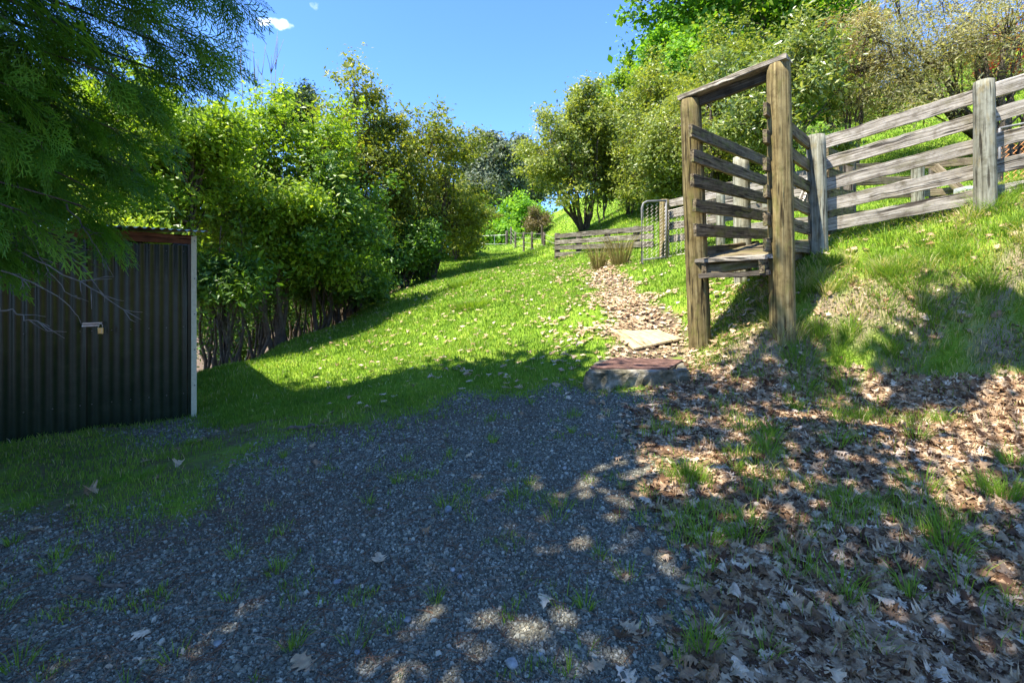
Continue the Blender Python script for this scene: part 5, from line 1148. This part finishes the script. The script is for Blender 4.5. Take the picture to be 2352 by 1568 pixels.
# larger rounded stones
import bmesh
def pebble_mesh(seed):
    rb = np.random.default_rng(seed); bm = bmesh.new(); bmesh.ops.create_icosphere(bm, subdivisions=2, radius=1.0)
    ax = rb.uniform(.6, 1, 3) * np.array([1, .8, .55]); d = norm(rb.normal(0, 1, (5, 3)))
    V = np.array([v.co[:] for v in bm.verts]); 
    for q in d: V -= q * np.maximum((V @ q) - rb.uniform(.62, .85), 0)[:, None] * .8
    V = V * ax * (1 + rb.normal(0, .02, (len(V), 1))); fq = np.array([[v.index for v in f.verts] for f in bm.faces]); bm.free(); return V, fq
STN = [(1028, 1173, .034, "largest flat grey stone in the middle of the gravel"), (1297, 1077, .022, "smooth oval grey stone by the small grass patch in the gravel"), (1175, 1528, .028, "pale egg-shaped stone near the picture's lower edge"), (1305, 1175, .020, "bluish stone on the gravel between grass patch and leaf litter"), (1040, 1310, .02, "pale flat stone on the open gravel with a bluish one beside it"),
       (1056, 1325, .016, "bluish stone touching the pale flat one"), (775, 1338, .022, "purple grey stone on the open gravel"), (873, 1170, .016, "small pale stone among the weeds"), (935, 1425, .02, "tan rounded stone by the small weeds, lower middle of the gravel"), (818, 1075, .018, "light stone low beside the dark stick"), (1590, 1435, .018, "grey stone at the edge of the drifted leaves"), (500, 1480, .02, "dark oval stone in the lower shaded gravel"), (680, 1640, .02, "pale long stone at the very bottom"),
       (1125, 1150, .016, "thin grey stone uphill of the largest flat stone"), (1190, 1120, .015, "pale flake of stone uphill of the bluish stone"), (770, 1245, .017, "round tan stone below the twiggy patch"), (1240, 1505, .016, "small pale pebble right of the egg-shaped stone"), (820, 1500, .018, "grey pebble beside the weeds at the bottom"), (1360, 1120, .015, "small stone below the grass patch")]
for k, (uu, vv, s_, lb) in enumerate(STN):
    p = on_ground(uu, vv); V, fq = pebble_mesh(600 + k); a = rp.uniform(0, 6.28); Rm = np.array([[math.cos(a), -math.sin(a), 0], [math.sin(a), math.cos(a), 0], [0, 0, 1]])
    mb = MB(); mb.add(V @ Rm.T * s_ * 1.25 + p + np.array([0, 0, s_ * .3]), [fq], None, rp.uniform(.15, .95)); tag(mb.build("stone", M['stone'], smooth=True), lb, "stone", "larger stones in the gravel")
# sticks and twigs
STK = [([(170, 1330), (215, 1342), (290, 1352)], .014, "thick knobbly stick lying in the shaded gravel on the shed's side"), ([(640, 992), (700, 984), (770, 976)], .022, "dark half-buried log where lawn meets gravel"), ([(1512, 1268), (1560, 1272)], .008, "dark short stick at the leaf drift's edge"), ([(410, 1300), (420, 1260), (355, 1215)], .003, "thin curved twig near the shed's grass strip"),
       ([(420, 1302), (470, 1308), (520, 1315)], .003, "thin reddish twig below the sunny speck"), ([(1200, 1360), (1225, 1340), (1260, 1325)], .007, "dark crooked twig in the lower middle of the gravel"), ([(30, 1560), (110, 1490), (200, 1440)], .004, "long pale twig in the darkest near gravel"), ([(690, 1118), (740, 1112), (800, 1106)], .004, "dark thin twig across the open gravel"), ([(2020, 1000), (2040, 1060), (2065, 1110)], .0025, "pale bent twig standing out of the drifted leaves"), ([(530, 1210), (600, 1190), (650, 1165)], .004, "pale long twig lying across the gravel uphill of the sunny speck")]
for q, r_, lb in STK:
    pts = np.array([on_ground(*a) for a in q]); tt = np.linspace(0, 1, 9); t0_ = np.linspace(0, 1, len(pts)); pts = np.stack([np.interp(tt, t0_, pts[:, j]) for j in range(3)], -1); pts[1:-1] = (pts[:-2] + 2 * pts[1:-1] + pts[2:]) / 4
    pts += rp.normal(0, r_ * .35, pts.shape); pts[:, 2] += r_ * .8; mb = MB(); tube(mb, pts, r_ * (1 - .5 * tt) * rp.uniform(.8, 1.2, 9), 7)
    tag(mb.build("stick", M['stick'], smooth=True), lb, "stick", "sticks and twigs on the ground")
# fine needles and twiglets dropped on the gravel
mb = MB(); x, y = wedge(7000, 1.75, 5.8, rp); x = np.where(rp.uniform(0, 1, len(x)) < .4, -np.abs(x), x); z = H(x, y) + .010; a = rp.uniform(0, 6.28, len(x)); l_ = rp.uniform(.015, .07, len(x))
for k in range(len(x)):
    d_ = np.array([math.cos(a[k]), math.sin(a[k]), rp.normal(0, .1)]) * l_[k]; tube(mb, [np.array([x[k], y[k], z[k]]) - d_, np.array([x[k], y[k], z[k] + .004]), np.array([x[k], y[k], z[k]]) + d_], .0014, 3, cap=False)
tag(mb.build("twig_litter", M['stick_red']), "fine twigs and needles scattered over the gravel and leaf litter", "twig litter", kind="stuff")
